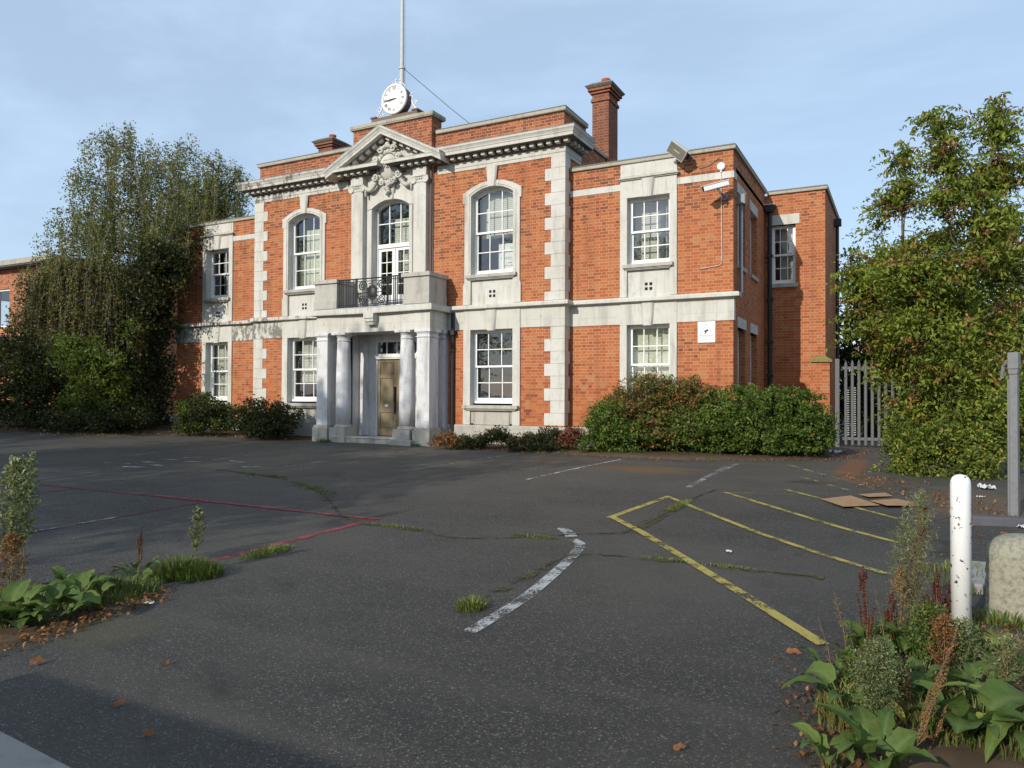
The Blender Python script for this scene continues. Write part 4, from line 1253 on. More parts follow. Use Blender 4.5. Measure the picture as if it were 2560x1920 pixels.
# downpipes
MB().tube([(1.335, -.085, 7.55), (1.335, -.085, 3.78)], .028, 8).build("downpipe", M['bronze'], B)
MB().tube([(2.02, -.06, 3.60), (2.02, -.06, .1)], .05, 10).box(1.93, 2.11, -.16, 0, 3.02, 3.14).build("downpipe", M['pipe_black'], B)
MB().tube([(V + .08, .80, 5.82), (V + .08, .80, 3.8)], .04, 10).box(V + .0, V + .17, .72, .90, 5.80, 6.02).build("downpipe", M['pipe_grey'], B)
dp = MB().tube([(9.2, AY - .09, 6.4), (9.2, AY - .09, .1)], .055, 10)
for z in (5.2, 4.05, 2.9, 2.0): dp.box(9.12, 9.28, AY - .16, AY, z, z + .06)
dpp = dp.build("downpipe", M['pipe_black'], B)
MB().taper(9.13, 9.27, 9.05, 9.36, AY - .25, AY, 6.40, 6.58).build("hopper_head", M['pipe_black'], dpp)
MB().box(9.06, 9.34, AY - .24, AY - .02, 6.581, 6.60).build("hopper_rim", M['white_metal'], dpp)
MB().tube([(AX + .09, 7.2, 6.5), (AX + .09, 7.2, .1)], .05, 8).box(AX, AX + .2, 7.1, 7.3, 6.45, 6.65).build("downpipe", M['pipe_black'], B)

# brick gate pier at the annex corner
gp_ = thing("gate_pier", "low brick gate pier with mossy stone cap at the annex corner", "pier")
MB().box(10.26, 10.70, AY - .32, AY - .01, .05, 2.36).build("pier_shaft", M['brick'], gp_)
MB().box(10.22, 10.76, AY - .38, AY - .004, 2.36, 2.41)._add([(10.22, AY - .38, 2.412), (10.76, AY - .38, 2.412), (10.76, AY - .004, 2.412), (10.22, AY - .004, 2.412), (10.40, AY - .2, 2.52), (10.58, AY - .2, 2.52), (10.58, AY - .15, 2.52), (10.40, AY - .15, 2.52)], [(0, 1, 5, 4), (1, 2, 6, 5), (2, 3, 7, 6), (3, 0, 4, 7), (4, 5, 6, 7)]).build("pier_cap", M['moss_cap'], gp_)

# ------------------------------------------------------------------ clock, flagpole
ck = thing("turret_clock", "round white clock with Roman numerals on the central roof block", "clock", (0, .05, 8.99))
MB().box(-.77, .77, .0, .36, 0.002, .17).box(-.80, -.60, -.02, .38, .17, .22).box(.60, .80, -.02, .38, .17, .22).build("clock_plinth", M['bronze'], ck, bevel=.01)
cz_ = .605
MB().lathe([(.375, .02), (.40, .02), (.40, .26), (.36, .28)], (0, .02, cz_), 40, 'y').build("clock_case", M['bronze'], ck)
MB().lathe([(.355, -.005), (.375, -.02), (.41, -.015), (.425, .01), (.42, .045), (.38, .045)], (0, .0, cz_), 48, 'y', cap=False).build("bezel", M['white_metal'], ck, smooth=True)
dial = MB().lathe([(.001, .0), (.375, .0), (.375, .03)], (0, .005, cz_), 48, 'y').build("dial", M['clock_face'], ck)
NUM = ["XII", "I", "II", "III", "IIII", "V", "VI", "VII", "VIII", "IX", "X", "XI"]
for i, s_ in enumerate(NUM):
    a_ = R(30 * i)
    Mx = Matrix.Translation((.29 * math.sin(a_), .0, cz_ + .29 * math.cos(a_))) @ FRONT @ Matrix.Rotation(-a_, 4, 'Z') @ Matrix.Scale(.85 if len(s_) < 4 else .68, 4, (1, 0, 0))
    text_mesh(s_, .125, .003, "numeral", M['clock_ink'], ck, Mx)
def hand(ang, ln, wd, back):
    h = MB()
    d = Vector((math.sin(ang), 0, math.cos(ang))); n = Vector((d.z, 0, -d.x))
    pts = [(-back, .25), (-back * .3, .4), (0, .55), (ln * .45, .45), (ln * .62, 1.0), (ln * .78, .4), (ln, .05)]
    L_ = [d * a + n * wd * b for a, b in pts] + [d * a - n * wd * b for a, b in pts[::-1]]
    h.poly_y([(p.x, p.z + cz_) for p in L_], -.012, -.007)
    return h
hand(R(30 * 8.74), .21, .035, .05).build("hour_hand", M['clock_ink'], ck)
h2 = hand(R(6 * 44.3), .345, .03, .09)
h2.lathe([(.03, -.014), (.03, -.006)], (0, 0, cz_), 12, 'y').build("minute_hand", M['clock_ink'], ck)
for sx in (-1, 1):
    sc = MB()
    sc.tube([(sx * x_, .14, z_) for x_, z_ in ((.70, .20), (.66, .27), (.60, .33), (.53, .42), (.50, .52), (.52, .60), (.50, .66), (.44, .68), (.42, .64))], .017, 6)
    pts = []
    for k in range(18):
        t = k / 17; a_ = t * math.pi * 2.6
        pts.append((sx * (.60 + .085 * (1 - .7 * t) * math.cos(a_)), .14, .44 + .085 * (1 - .7 * t) * math.sin(a_)))
    sc.tube(pts, .012, 6)
    sc.lathe([(.02, 0), (.03, .03), (.0, .075)], (sx * .50, .14, .68), 8)
    sc.tube([(sx * .43, .14, .27), (sx * .52, .14, .33), (sx * .56, .14, .26)], .012, 6)
    sc.build("scroll_bracket", M['white_metal'], ck)
fin = MB()
for sx in (-1, 1):
    fin.tube([(sx * x_, .10, z_) for x_, z_ in ((.30, .93), (.24, 1.02), (.14, 1.06), (.08, 1.10), (.10, 1.15), (.15, 1.13))], .013, 6)
fin.lathe([(.02, 0), (.035, .05), (.012, .09), (.03, .13), (.0, .2)], (0, .10, 1.03), 8)
fin.build("finial", M['white_metal'], ck)

fp = thing("flagpole", "tall pale grey flagpole rising behind the clock", "flagpole", (0, .42, 8.99))
MB().tube([(0, 0, 0), (0, 0, 1.62)], .07, 14).lathe([(.07, 0), (.095, .02), (.095, .06), (.07, .08)], (0, 0, 1.55), 14).build("pole_base", M['lamp_grey'], fp)
MB().tube([(0, 0, 1.62), (0, 0, 7.4)], [.056, .042], 14).build("pole", M['lamp_grey'], fp)
MB().tube([(.13, -.02, .9), (.11, -.02, 7.3)], .004, 4).build("halyard", M['steel'], fp)
MB().tube([(.05, .02, 1.58), (1.1, .8, .55), (2.2, 1.6, -.45)], .008, 5).build("stay_wire", M['iron'], fp)

# ------------------------------------------------------------------ fittings on the walls
def at(px, py, d):
    """world point seen at photo pixel (2560 wide) at distance d along the view axis"""
    return CAM + (_f + _r2 * ((px - 1280) / F_PX) + _u2 * ((960 - py) / F_PX)) * d

def on_ground(px, py):
    z = 0.1
    for _ in range(30):
        d = _f + _r2 * ((px - 1280) / F_PX) + _u2 * ((960 - py) / F_PX)
        t = (z - CAM.z) / d.z
        p = CAM + d * t
        z = .5 * z + .5 * gz(p.x, p.y)
    return p.x, p.y, gz(p.x, p.y)

sg = thing("warning_sign", "white surveillance warning sign with a black camera in a triangle on the brick wall", "sign", (8.475, S, 2.905))
MB().box(-.195, .195, -.018, -.003, -.235, .235).build("sign_plate", M['white_metal'], sg, bevel=.003)
tri = MB()
for (a, b) in (((-.145, -.075), (.145, -.075)), ((.145, -.075), (0, .185)), ((0, .185), (-.145, -.075))):
    d = Vector((b[0] - a[0], b[1] - a[1])).normalized() * .006
    n = Vector((-d.y, d.x))
    tri.poly_y([(a[0] - n.x, a[1] - n.y), (b[0] - n.x, b[1] - n.y), (b[0] + n.x, b[1] + n.y), (a[0] + n.x, a[1] + n.y)], -.0205, -.0185)
tri.build("triangle_outline", M['sign_grey'], sg, recalc=True)
cg = MB().poly_y([(-.055, .025), (.03, .065), (.05, .03), (-.035, -.01)], -.022, -.0188).poly_y([(-.02, -.005), (.0, .005), (.0, -.035), (-.045, -.035), (-.045, -.022), (-.02, -.022)], -.0221, -.0189)
cg.build("camera_symbol", M['sign_ink'], sg)
ln = MB()
for z, w_ in ((-.10, .11), (-.125, .13), (-.165, .14), (-.195, .10)): ln.box(-w_, w_, -.0205, -.0186, z - .004, z + .004)
ln.build("small_print", M['sign_grey'], sg)

nb = thing("notice_board", "white notice board propped inside the arched window, lettered CAMELOT", "notice board", (3.50, .27, 4.62))
MB().box(-.31, .31, 0, .015, 0, .72).build("board", M['white_metal'], nb)
text_mesh("CAMELOT", .105, .001, "lettering", M['sign_grey'], nb, Matrix.Translation((.0, -.002, .34)) @ FRONT)
MB().box(-.06, .07, -.003, -.001, .215, .235).box(-.17, .02, -.003, -.001, .145, .163).box(.04, .14, -.003, -.001, .145, .163).build("small_print", M['sign_grey'], nb)
MB().box(.03, .28, -.003, -.001, .50, .62).build("printed_band", M['sign_green'], nb)

cc = thing("security_camera", "white bullet security camera on a bracket near the wall corner", "security camera", (8.86, S, 5.95))
Mx = Matrix.Translation((-.07, -.42, .09)) @ Matrix.Rotation(R(28), 4, 'Z') @ Matrix.Rotation(R(-15), 4, 'Y') @ Matrix.Rotation(R(0), 4, 'X')
T_ = lambda p: tuple(Mx @ Vector(p))
MB(T_).box(-.30, .26, -.065, .065, -.06, .05).build("housing", M['white_metal'], cc, bevel=.012)
MB(T_).box(-.36, .28, -.078, .078, .052, .066).build("sun_shield", M['white_metal'], cc, bevel=.004)
MB(T_).lathe([(.045, -.302), (.045, -.312), (.03, -.313)], (0, 0, -.005), 16, 'x').build("lens", M['dark'], cc)
MB().tube([(-.05, -.42, .03), (.0, -.36, -.05), (.02, -.10, -.06), (.02, .0, -.06)], .03, 8).lathe([(.075, -.03), (.075, 0)], (.02, 0, -.06), 16, 'y').build("bracket", M['steel'], cc)

fd = thing("floodlight", "grey box floodlight tilted out from the wing parapet", "floodlight", (8.02, S, 6.80))
_n = Vector((-.30, -.80, -.42)).normalized()
_e1 = Vector((.62, -.02, -.62)); _e1 = (_e1 - _n * _e1.dot(_n)).normalized()
Mx2 = Matrix((_e1, _n.cross(_e1), -_n)).transposed().to_4x4()
if Mx2.determinant() < 0: Mx2 = Matrix((_e1, -_n.cross(_e1), -_n)).transposed().to_4x4()
Mx2 = Mx2 @ Matrix.Scale(.84, 4)
Mx2.translation = Vector((-.10, -.42, .13))
T2 = lambda p: tuple(Mx2 @ Vector(p))
fb = MB(T2)
fb._add([(-.26, -.16, -.02), (.26, -.16, -.02), (.26, .16, -.02), (-.26, .16, -.02), (-.21, -.12, .20), (.21, -.12, .20), (.21, .12, .20), (-.21, .12, .20)],
        [(4, 5, 6, 7), (0, 4, 7, 3), (1, 2, 6, 5), (0, 1, 5, 4), (3, 7, 6, 2)])
fb.box(-.27, .27, -.17, -.155, -.04, .0).box(-.27, .27, .155, .17, -.04, .0).box(-.27, -.255, -.155, .155, -.04, .0).box(.255, .27, -.155, .155, -.04, .0)
fb.build("lamp_housing", M['lamp_grey'], fd, recalc=False)
MB(T2).box(-.24, .24, -.15, .15, -.018, -.012).build("reflector", plain_mat("dim_reflector", (0.42, 0.42, 0.38), .5, .5, .2, var=.1), fd)
MB(T2).box(-.25, .25, -.152, .152, -.034, -.030).build("lamp_glass", plain_mat('dusty_lamp_glass', (.20, .19, .145), .55, .25, var=.2), fd)
MB(T2).tube([(-.10, 0, -.026), (.10, 0, -.026)], .012, 6).build("lamp_tube", M['white_metal'], fd)
MB().tube([(.02, -.36, .22), (.06, -.2, .14), (.06, .0, .12)], .022, 8).box(.0, .12, -.02, 0, .05, .19).build("bracket", M['iron'], fd)
MB().tube([(.06, -.02, .10), (.16, -.03, -.06), (.30, -.022, -.20), (.50, -.022, -.17), (.74, -.022, -.02)], .008, 5).build("cable", M['steel'], fd)

ds = thing("dome_sensor", "small white round sensor dish at the top of the white conduit", "sensor", (8.80, S, 6.57))
MB().lathe([(.05, -.06), (.085, -.055), (.095, -.02), (.07, 0)], (0, 0, 0), 20, 'y').build("dish", M['white_metal'], ds, smooth=True)
MB().lathe([(.02, -.0), (.02, -.06)], (.0, -.03, -.07), 8, 'z').build("neck", M['white_metal'], ds)
MB().tube([(.0, -.03, -.12), (.02, -.03, -2.10), (.0, -.03, -2.17), (-.06, -.03, -2.20), (-.45, -.025, -2.24)], .009, 6).build("conduit", M['lamp_grey'], ds)

# ------------------------------------------------------------------ neighbouring block on the left
NB = thing("neighbour_block", "plain two-storey brick block with flat overhanging roof behind the birch", "building", (-19.9, 2.75, 0))
Tn = None
nb_h = [(-1.75, -.55, 3.9 + .55, 6.2), (-5.5, -3.5, 4.45, 6.2), (-1.75, -.55, 1.2, 3.0)]
MB().wall(-16, 0, -.1, 7.05, 0, .3, nb_h).box(-.3, 0, .3, 9, -.1, 7.05).box(-16, -.3, 8.7, 9, -.1, 7.05).build("wall", M['brick_far'], NB)
MB().box(-16.4, .45, -.45, 9.4, 7.07, 7.32).build("roof", M['roof'], NB)
MB().box(-16.42, .47, -.48, -.452, 7.14, 7.36).box(.452, .48, -.452, 9.4, 7.14, 7.36).build("fascia", M['stone_dark'], NB)
MB().box(-16, -2.1, -1.3, -.0, 3.72, 3.92).build("canopy", M['white_metal'], NB)
for (a, b, z0_, z1_) in nb_h:
    q = MB().box(a, a + .08, .08, .16, z0_, z1_).box(b - .08, b, .08, .16, z0_, z1_).box(a + .08, b - .08, .08, .16, z0_, z0_ + .08).box(a + .08, b - .08, .08, .16, z1_ - .08, z1_).box((a + b) / 2 - .04, (a + b) / 2 + .04, .08, .16, z0_ + .08, z1_ - .08).build("window", M['white_paint'], NB)
    MB()._add([(a + .05, .12, z0_ + .05), (b - .05, .12, z0_ + .05), (b - .05, .12, z1_ - .05), (a + .05, .12, z1_ - .05)], [(0, 1, 2, 3)]).build("pane", M['glass'], q, recalc=False)

# ------------------------------------------------------------------ gate, posts, bollard, slabs
pg = thing("palisade_gate", "grey steel palisade gate between the brick pier and the trees", "gate", (10.86, AY - .12, gz(11, 4.3)))
def pale(x, h):
    p = MB()
    r = .034
    p._add([(x - r, 0, .06), (x - .012, -.018, .06), (x + .012, -.018, .06), (x + r, 0, .06), (x - r, 0, h - .10), (x - .012, -.018, h - .06), (x + .012, -.018, h - .06), (x + r, 0, h - .10), (x, -.008, h)],
           [(0, 1, 5, 4), (1, 2, 6, 5), (2, 3, 7, 6), (4, 5, 8), (5, 6, 8), (6, 7, 8)])
    return p.build("pale", M['gate_steel'], pg, recalc=False)
MB().box(-.05, .05, -.05, .05, 0, 2.25).build("gate_post", M['gate_steel'], pg)
for k in range(15): pale(.20 + .152 * k, 2.23 + (.0 if k else -.02))
MB().box(.12, 1.30, .012, .055, 1.98, 2.05).box(1.36, 2.5, .012, .055, 1.98, 2.05).build("top_rail", M['gate_steel'], pg)
MB().box(.12, 1.30, .012, .055, .18, .25).box(1.36, 2.5, .012, .055, .18, .25).build("bottom_rail", M['gate_steel'], pg)
MB().box(1.12, 1.62, -.06, -.022, 1.20, 1.24).box(1.12, 1.62, -.06, -.022, .98, 1.02).box(1.12, 1.16, -.06, -.022, 1.02, 1.20).box(1.58, 1.62, -.06, -.022, 1.02, 1.20).build("lock_bar", M['gate_steel'], pg)
MB().box(1.25, 1.50, -.07, -.02, 1.04, 1.18).build("lock_box", M['iron'], pg)
rk_ = thing("wire_cage", "slatted metal cage glimpsed through the palisade gate", "cage", (11.25, 5.6, gz(11, 5)))
cgm = MB()
for k in range(22): cgm.box(-.28, -.02, 0, .02, .25 + .06 * k, .268 + .06 * k)
cgm.build("slat", M['lamp_grey'], rk_)
cgm = MB()
for x_ in (-.3, .03, .36): cgm.box(x_ - .015, x_ + .015, .021, .05, 0, 1.62)
cgm.build("upright", M['steel'], rk_)

px_, py_, pz_ = on_ground(2537, 1291)
po = thing("gate_post", "tall square grey gate post with a flared collar at the right edge", "post", (px_, py_, pz_), rz=R(-20))
MB().box(-.043, .043, -.043, .043, 0, 1.80).build("shaft", M['post_grey'], po, bevel=.012)
MB().taper(-.044, .044, -.053, .053, -.054, .054, 1.60, 1.66).box(-.054, .054, -.055, .055, 1.66, 1.85).build("collar", M['post_grey'], po, bevel=.01)
MB().tube([(-.06, 0, 1.74), (-.11, .03, 1.70), (-.13, .05, 1.56)], .022, 8).build("hinge_arm", M['post_grey'], po)
MB().box(-.075, -.046, .03, .09, .0, 1.55).build("back_leaf", M['post_grey'], po)
px_, py_, pz_ = on_ground(2403, 1606)
bo = thing("bollard", "round white bollard with chipped paint standing among dock leaves", "bollard", (px_, py_, pz_))
MB().lathe([(.0545, 0), (.0545, .93), (.052, .955), (.043, .975), (.027, .988), (.005, .993)], (0, 0, 0), 32).build("bollard_post", M['bollard'], bo, smooth=True)
MB().lathe([(.10, 0), (.10, .012), (.058, .014)], (0, 0, 0), 24).build("base_flange", M['bollard'], bo)
px_, py_, pz_ = on_ground(2540, 1536)
sm = thing("marker_stone", "squat rounded granite marker stone beside the white bollard", "marker stone", (px_ + .08, py_, pz_), rz=R(-8))
vs_ = MB()
n_, m_ = 40, 18
for j in range(m_ + 1):
    f = j / m_
    zz = .52 * min(1, f / .72) if f < .72 else .52 * (.72 / .72) 
    if f < .72: zz, sc_ = .40 * f / .72, 1.0 + .03 * (1 - f)
    else:
        a_ = (f - .72) / .28 * math.pi / 2
        zz, sc_ = .40 + .13 * math.sin(a_), max(.02, math.cos(a_)) ** .7
    for i in range(n_):
        t = 2 * math.pi * i / n_
        c_, s_ = math.cos(t), math.sin(t)
        e = (abs(c_) ** 4 + abs(s_) ** 4) ** -.25
        jit_ = 1 + .02 * math.sin(i * 3.1 + j * 1.7) + .015 * math.sin(i * 7.3 - j * 2.2)
        vs_.v.append((.24 * c_ * e * sc_ * jit_, .20 * s_ * e * sc_ * jit_, zz))
for j in range(m_):
    for i in range(n_):
        vs_.f.append((j * n_ + i, j * n_ + (i + 1) % n_, (j + 1) * n_ + (i + 1) % n_, (j + 1) * n_ + i))
vs_.f.append(tuple(range(m_ * n_, (m_ + 1) * n_)))
vs_.build("stone_body", M['granite'], sm, smooth=True)
def slab(name, label, cat, x, y, sx, sy, h, m, rz=0.0, bev=.012):
    t_ = thing(name, label, cat, (x, y, gz(x, y)), rz=R(rz))
    MB().box(-sx / 2, sx / 2, -sy / 2, sy / 2, -.02, h).build("slab_body", m, t_, bevel=bev)
    return t_
slab("kerb_stone", "low dark kerb stone behind the granite marker", "kerb stone", 13.28, -7.0, .55, .16, .09, M['roof'], 12)
slab("paving_slab", "cracked grey paving slab between bollard and marker stone", "paving slab", 13.05, -9.6, .5, .9, .06, M['concrete'], 5)

def card(name, label, pts, z, m, kinkz=0.0):
    cx, cy = sum(p[0] for p in pts) / len(pts), sum(p[1] for p in pts) / len(pts)
    t_ = thing(name, label, "cardboard", (cx, cy, gz(cx, cy)))
    mb = MB()
    n = len(pts)
    top = [(x - cx, y - cy, z + kinkz * (i % 2) + .006) for i, (x, y) in enumerate(pts)]
    bot = [(x, y, q - .006) for x, y, q in top]
    mb._add(top + bot, [tuple(range(n)), tuple(range(2 * n - 1, n - 1, -1))] + [(i, (i + 1) % n, (i + 1) % n + n, i + n) for i in range(n)])
    mb.build("sheet", m, t_)
    return t_
card("cardboard_sheet", "large flattened brown cardboard sheet lying on the yellow bay lines", [(11.44, -6.06), (11.75, -5.55), (12.12, -6.28), (11.74, -6.66)], .012, M['cardboard'], .006)
card("cardboard_sheet", "smaller cardboard flap overlapping the big sheet on its right", [(12.00, -5.98), (12.30, -5.72), (12.62, -6.10), (12.20, -6.40)], .02, M['cardboard'], .01)
card("cardboard_sheet", "narrow cardboard strip behind the big flattened sheet", [(11.85, -5.45), (12.15, -5.15), (12.25, -5.40), (11.98, -5.70)], .014, M['cardboard'], .008)
def scrap(label, px, py, s_):
    x, y, z = on_ground(px, py)
    t_ = thing("paper_scrap", label, "litter", (x, y, z), rz=random.uniform(0, 6))
    mb = MB()
    n = 7
    mb.v = [((i / (n - 1) - .5) * s_, (j / (n - 1) - .5) * s_ * .6, .01 + abs(.10 * s_ * math.sin(i * 2.3 + j * 1.7) + .12 * s_ * math.sin(i * 1.1 - j * 2.9))) for j in range(n) for i in range(n)]
    mb.f = [(j * n + i, j * n + i + 1, (j + 1) * n + i + 1, (j + 1) * n + i) for j in range(n - 1) for i in range(n - 1)]
    mb.build("crumpled_sheet", M['paper'], t_, recalc=False)
scrap("white litter at the foot of the dark hedge end", 2093, 1133, .35)
scrap("crumpled white litter under the autumn tree", 2465, 1222, .28)
scrap("small white scrap beside the grey gate post foot", 2452, 1245, .10)
scrap("white scrap beyond the dark kerb at the right edge", 2556, 1320, .12)
scrap("tiny white scrap on the tarmac inside the yellow bay", 1823, 1382, .07)
scrap("pale scrap among the left weeds by the kerb leaves", 372, 1512, .07)

# ------------------------------------------------------------------ foliage tools
def unit(n):
    v = rng.normal(size=(n, 3))
    return v / np.linalg.norm(v, axis=1, keepdims=True)

def np_mesh(name, V_, faces4, mat_, parent, attrs=None, smooth=False):
    me = bpy.data.meshes.new(name)
    nv, nf = len(V_), len(faces4)
    k = faces4.shape[1]
    me.vertices.add(nv); me.loops.add(nf * k); me.polygons.add(nf)
    me.vertices.foreach_set('co', V_.astype(np.float32).ravel())
    me.loops.foreach_set('vertex_index', faces4.astype(np.int32).ravel())
    me.polygons.foreach_set('loop_start', np.arange(0, nf * k, k, dtype=np.int32))
    me.polygons.foreach_set('loop_total', np.full(nf, k, dtype=np.int32))
    if smooth: me.polygons.foreach_set('use_smooth', np.ones(nf, bool))
    me.update(calc_edges=True)
    for a, v in (attrs or {}).items():
        at_ = me.attributes.new(a, 'FLOAT', 'POINT')
        at_.data.foreach_set('value', v.astype(np.float32))
    me.materials.append(mat_)
    o = bpy.data.objects.new(name, me)
    col.objects.link(o)
    if parent is not None: o.parent = parent
    return o

def leaves(name, C, size, tint, mat_, parent, asp=.5, up=.5, droop=0.0, fold=.18, axis=None):
    n = len(C)
    size = np.broadcast_to(np.asarray(size, float), (n,)) * rng.uniform(.65, 1.3, n)
    d = unit(n)
    if axis is not None: d = d * .55 + np.asarray(axis)
    d[:, 2] -= droop
    d /= np.linalg.norm(d, axis=1, keepdims=True)
    nr = unit(n); nr[:, 2] += up
    nr -= d * (nr * d).sum(1, keepdims=True)
    nr /= np.linalg.norm(nr, axis=1, keepdims=True) + 1e-9
    w_ = np.cross(d, nr)
    s = size[:, None]
    b0 = C - d * s * .5; tp = C + d * s * .5
    l = C - w_ * s * asp * .5 + nr * s * fold - d * s * .08
    r = C + w_ * s * asp * .5 + nr * s * fold - d * s * .08
    V_ = np.stack([b0, r, tp, l], 1).reshape(-1, 3)
    Fc = np.arange(4 * n).reshape(n, 4)
    return np_mesh(name, V_, Fc, mat_, parent, {'tint': np.repeat(np.clip(tint, 0, 1), 4)})

def in_ells(ells, n, shell=.45):
    """ells: list of (centre, radii, weight)"""
    wts = np.array([e[2] * e[1][0] * e[1][1] * e[1][2] for e in ells]); wts = wts ** .75
    idx = rng.choice(len(ells), n, p=wts / wts.sum())
    c = np.array([e[0] for e in ells])[idx]; r = np.array([e[1] for e in ells])[idx]
    return c + unit(n) * r * (rng.uniform(0, 1, (n, 1)) ** shell), idx

def ell(px, py, d, rpx, rpy, dep=None, w=1.0):
    p = at(px, py, d)
    rx = rpx * d / F_PX
    return (np.array(p), np.array([rx, dep or rx, rpy * d / F_PX]), w)

def twigs(name, segs, mat_, parent):
    """segs: list of (p0, mid, p1, r0, r1); three-sided curved sticks in one branch mesh"""
    V_, Fc = [], []
    for (p0, pm, p1, r0, r1) in segs:
        pts = (p0, pm, p1); rr = (r0, (r0 + r1) / 2, r1)
        base = len(V_)
        for i in range(3):
            d = np.asarray(pts[min(i + 1, 2)]) - np.asarray(pts[max(i - 1, 0)])
            d = d / (np.linalg.norm(d) + 1e-9)
            a = np.cross(d, (0.31, .22, .9)); a /= np.linalg.norm(a) + 1e-9
            b = np.cross(d, a)
            for k in range(3):
                t = 2.094 * k
                V_.append(np.asarray(pts[i]) + (a * math.cos(t) + b * math.sin(t)) * rr[i])
        for i in range(2):
            for k in range(3):
                Fc.append((base + i * 3 + k, base + i * 3 + (k + 1) % 3, base + i * 3 + 3 + (k + 1) % 3, base + i * 3 + 3 + k))
    if not Fc: return None
    return np_mesh(name, np.array(V_), np.array(Fc), mat_, parent)

def tree(name, label, cat, trunk, ells, K, per, sig, size, mat_, bark, group=None, r0=.14, asp=.5, up=.5, droop=.2, strands=None, shell=.45, twig=.6, alt=None, tint0=(.2, .8), trunk_name="trunk", fronds=None, ragged=0):
    base = np.array(trunk[0])
    t_ = thing(name, label, cat, tuple(base), group)
    tr = [tuple(np.array(p) - base) for p in trunk]
    n = len(tr)
    mb = MB().tube(tr, [r0 * (1 - .75 * i / max(1, n - 1)) for i in range(n)], 8)
    mb.build(trunk_name, bark, t_, smooth=True)
    E_ = [(e[0] - base, e[1], e[2]) for e in ells]
    E0 = E_
    if ragged:
        E_ = [(c, r, w_ * .6) for c, r, w_ in E0] if strands else []
        for c, r, w_ in E0:
            for _ in range(ragged):
                f = rng.uniform(.30, .52)
                E_.append((c + unit(1)[0] * r * rng.uniform(.45, 1.0), r * f * np.array([1, 1, rng.uniform(.7, 1.3)]), w_))
    seg = []
    nodes = []
    ts = np.array(tr)
    for c, r, w_ in E0:
        lo = ts[ts[:, 2] < c[2] - .2]
        if len(lo) == 0: lo = ts[:1]
        j = np.argmin(np.linalg.norm(lo - c, axis=1) + 0.3 * np.abs(lo[:, 2] - c[2]))
        p0 = lo[j]
        mid = (p0 + c) / 2 + np.array([0, 0, -.12 * np.linalg.norm(c - p0)]) + rng.normal(size=3) * .06
        seg.append((p0, mid, c, r0 * .32, r0 * .12))
        nodes += [p0 * .5 + mid * .5, mid, mid * .5 + c * .5, c]
    nodes = np.array(nodes)
    P, idx = in_ells(E_, K, shell)
    for p in P:
        if rng.random() < twig:
            j = np.argmin(np.linalg.norm(nodes - p, axis=1))
            q = nodes[j]
            seg.append((q, (q + p) / 2 + rng.normal(size=3) * .05 + np.array([0, 0, .06]), p, .013, .004))
    twigs("branch", seg, bark, t_)
    ct = rng.uniform(tint0[0], tint0[1], K)
    if strands:
        Ls, nl, msig = strands
        Cs, Ts, sg_ = [], [], []
        for p, c in zip(P, ct):
            L_ = rng.uniform(*Ls)
            sw = rng.normal(size=2) * .12
            m = max(4, int(nl * L_))
            f = np.sort(rng.uniform(0, 1, m))
            q = np.stack([p[0] + sw[0] * f * (2 - f), p[1] + sw[1] * f * (2 - f), p[2] + .10 * np.sin(f * 3.1) - L_ * f ** 1.15], 1)
            Cs.append(q + rng.normal(size=(m, 3)) * msig); Ts.append(np.full(m, c) + rng.normal(size=m) * .12)
            e_ = np.array([p[0] + sw[0], p[1] + sw[1], p[2] - L_])
            sg_.append((p, np.array([p[0] + sw[0] * .75, p[1] + sw[1] * .75, p[2] + .1 - L_ * .45]), e_, .005, .002))
        C = np.concatenate(Cs); T = np.concatenate(Ts)
        twigs("hanging_twig", sg_, bark, t_)
    elif fronds:
        nf, L_, nl = fronds
        n0 = K * nf
        P0 = np.repeat(P, nf, 0) + rng.normal(size=(n0, 3)) * sig
        d = unit(n0); d[:, 2] = d[:, 2] * .5 + .05
        d /= np.linalg.norm(d, axis=1, keepdims=True)
        sd = np.cross(d, np.array([0, 0, 1.0])); sd /= np.linalg.norm(sd, axis=1, keepdims=True) + 1e-9
        Ln = L_ * rng.uniform(.6, 1.2, n0)
        ls = []
        for k in range(nl):
            f = (k // 2 + 1) / (nl // 2 + 1)
            s_ = (1 if k % 2 else -1)
            q = P0 + d * (Ln * f)[:, None] + sd * (s_ * size * .55 * (1.1 - f * .6)) + np.array([0, 0, -1]) * (Ln * f * f * .45)[:, None]
            ls.append(q + rng.normal(size=(n0, 3)) * size * .12)
        C = np.stack(ls, 1).reshape(-1, 3)
        T = np.repeat(np.repeat(ct, nf) + rng.normal(size=n0) * .12, nl) + rng.normal(size=n0 * nl) * .05
        per = nf * nl
    else:
        C = np.repeat(P, per, 0) + rng.normal(size=(K * per, 3)) * np.array([sig, sig, sig * .7])
        T = np.repeat(ct, per) + rng.normal(size=K * per) * .15
    keep = C[:, 2] > .02
    C, T = C[keep], T[keep]
    if alt:
        am, frac, al = alt
        ida = np.repeat(np.arange(K), per)[keep] if not strands else np.arange(len(C))
        pick = (rng.uniform(size=K) < frac)[ida] if not strands else rng.uniform(size=len(C)) < frac
        leaves(al, C[pick], size, rng.uniform(.1, 1, pick.sum()), am, t_, asp, up, droop)
        C, T = C[~pick], T[~pick]
    leaves("crown", C, size, T, mat_, t_, asp, up, droop)
    return t_

def P3(px, py, d): return tuple(at(px, py, d))
def base_at(px, d):
    p = at(px, 1000, d)
    return (p.x, p.y, gz(p.x, p.y) - .05)

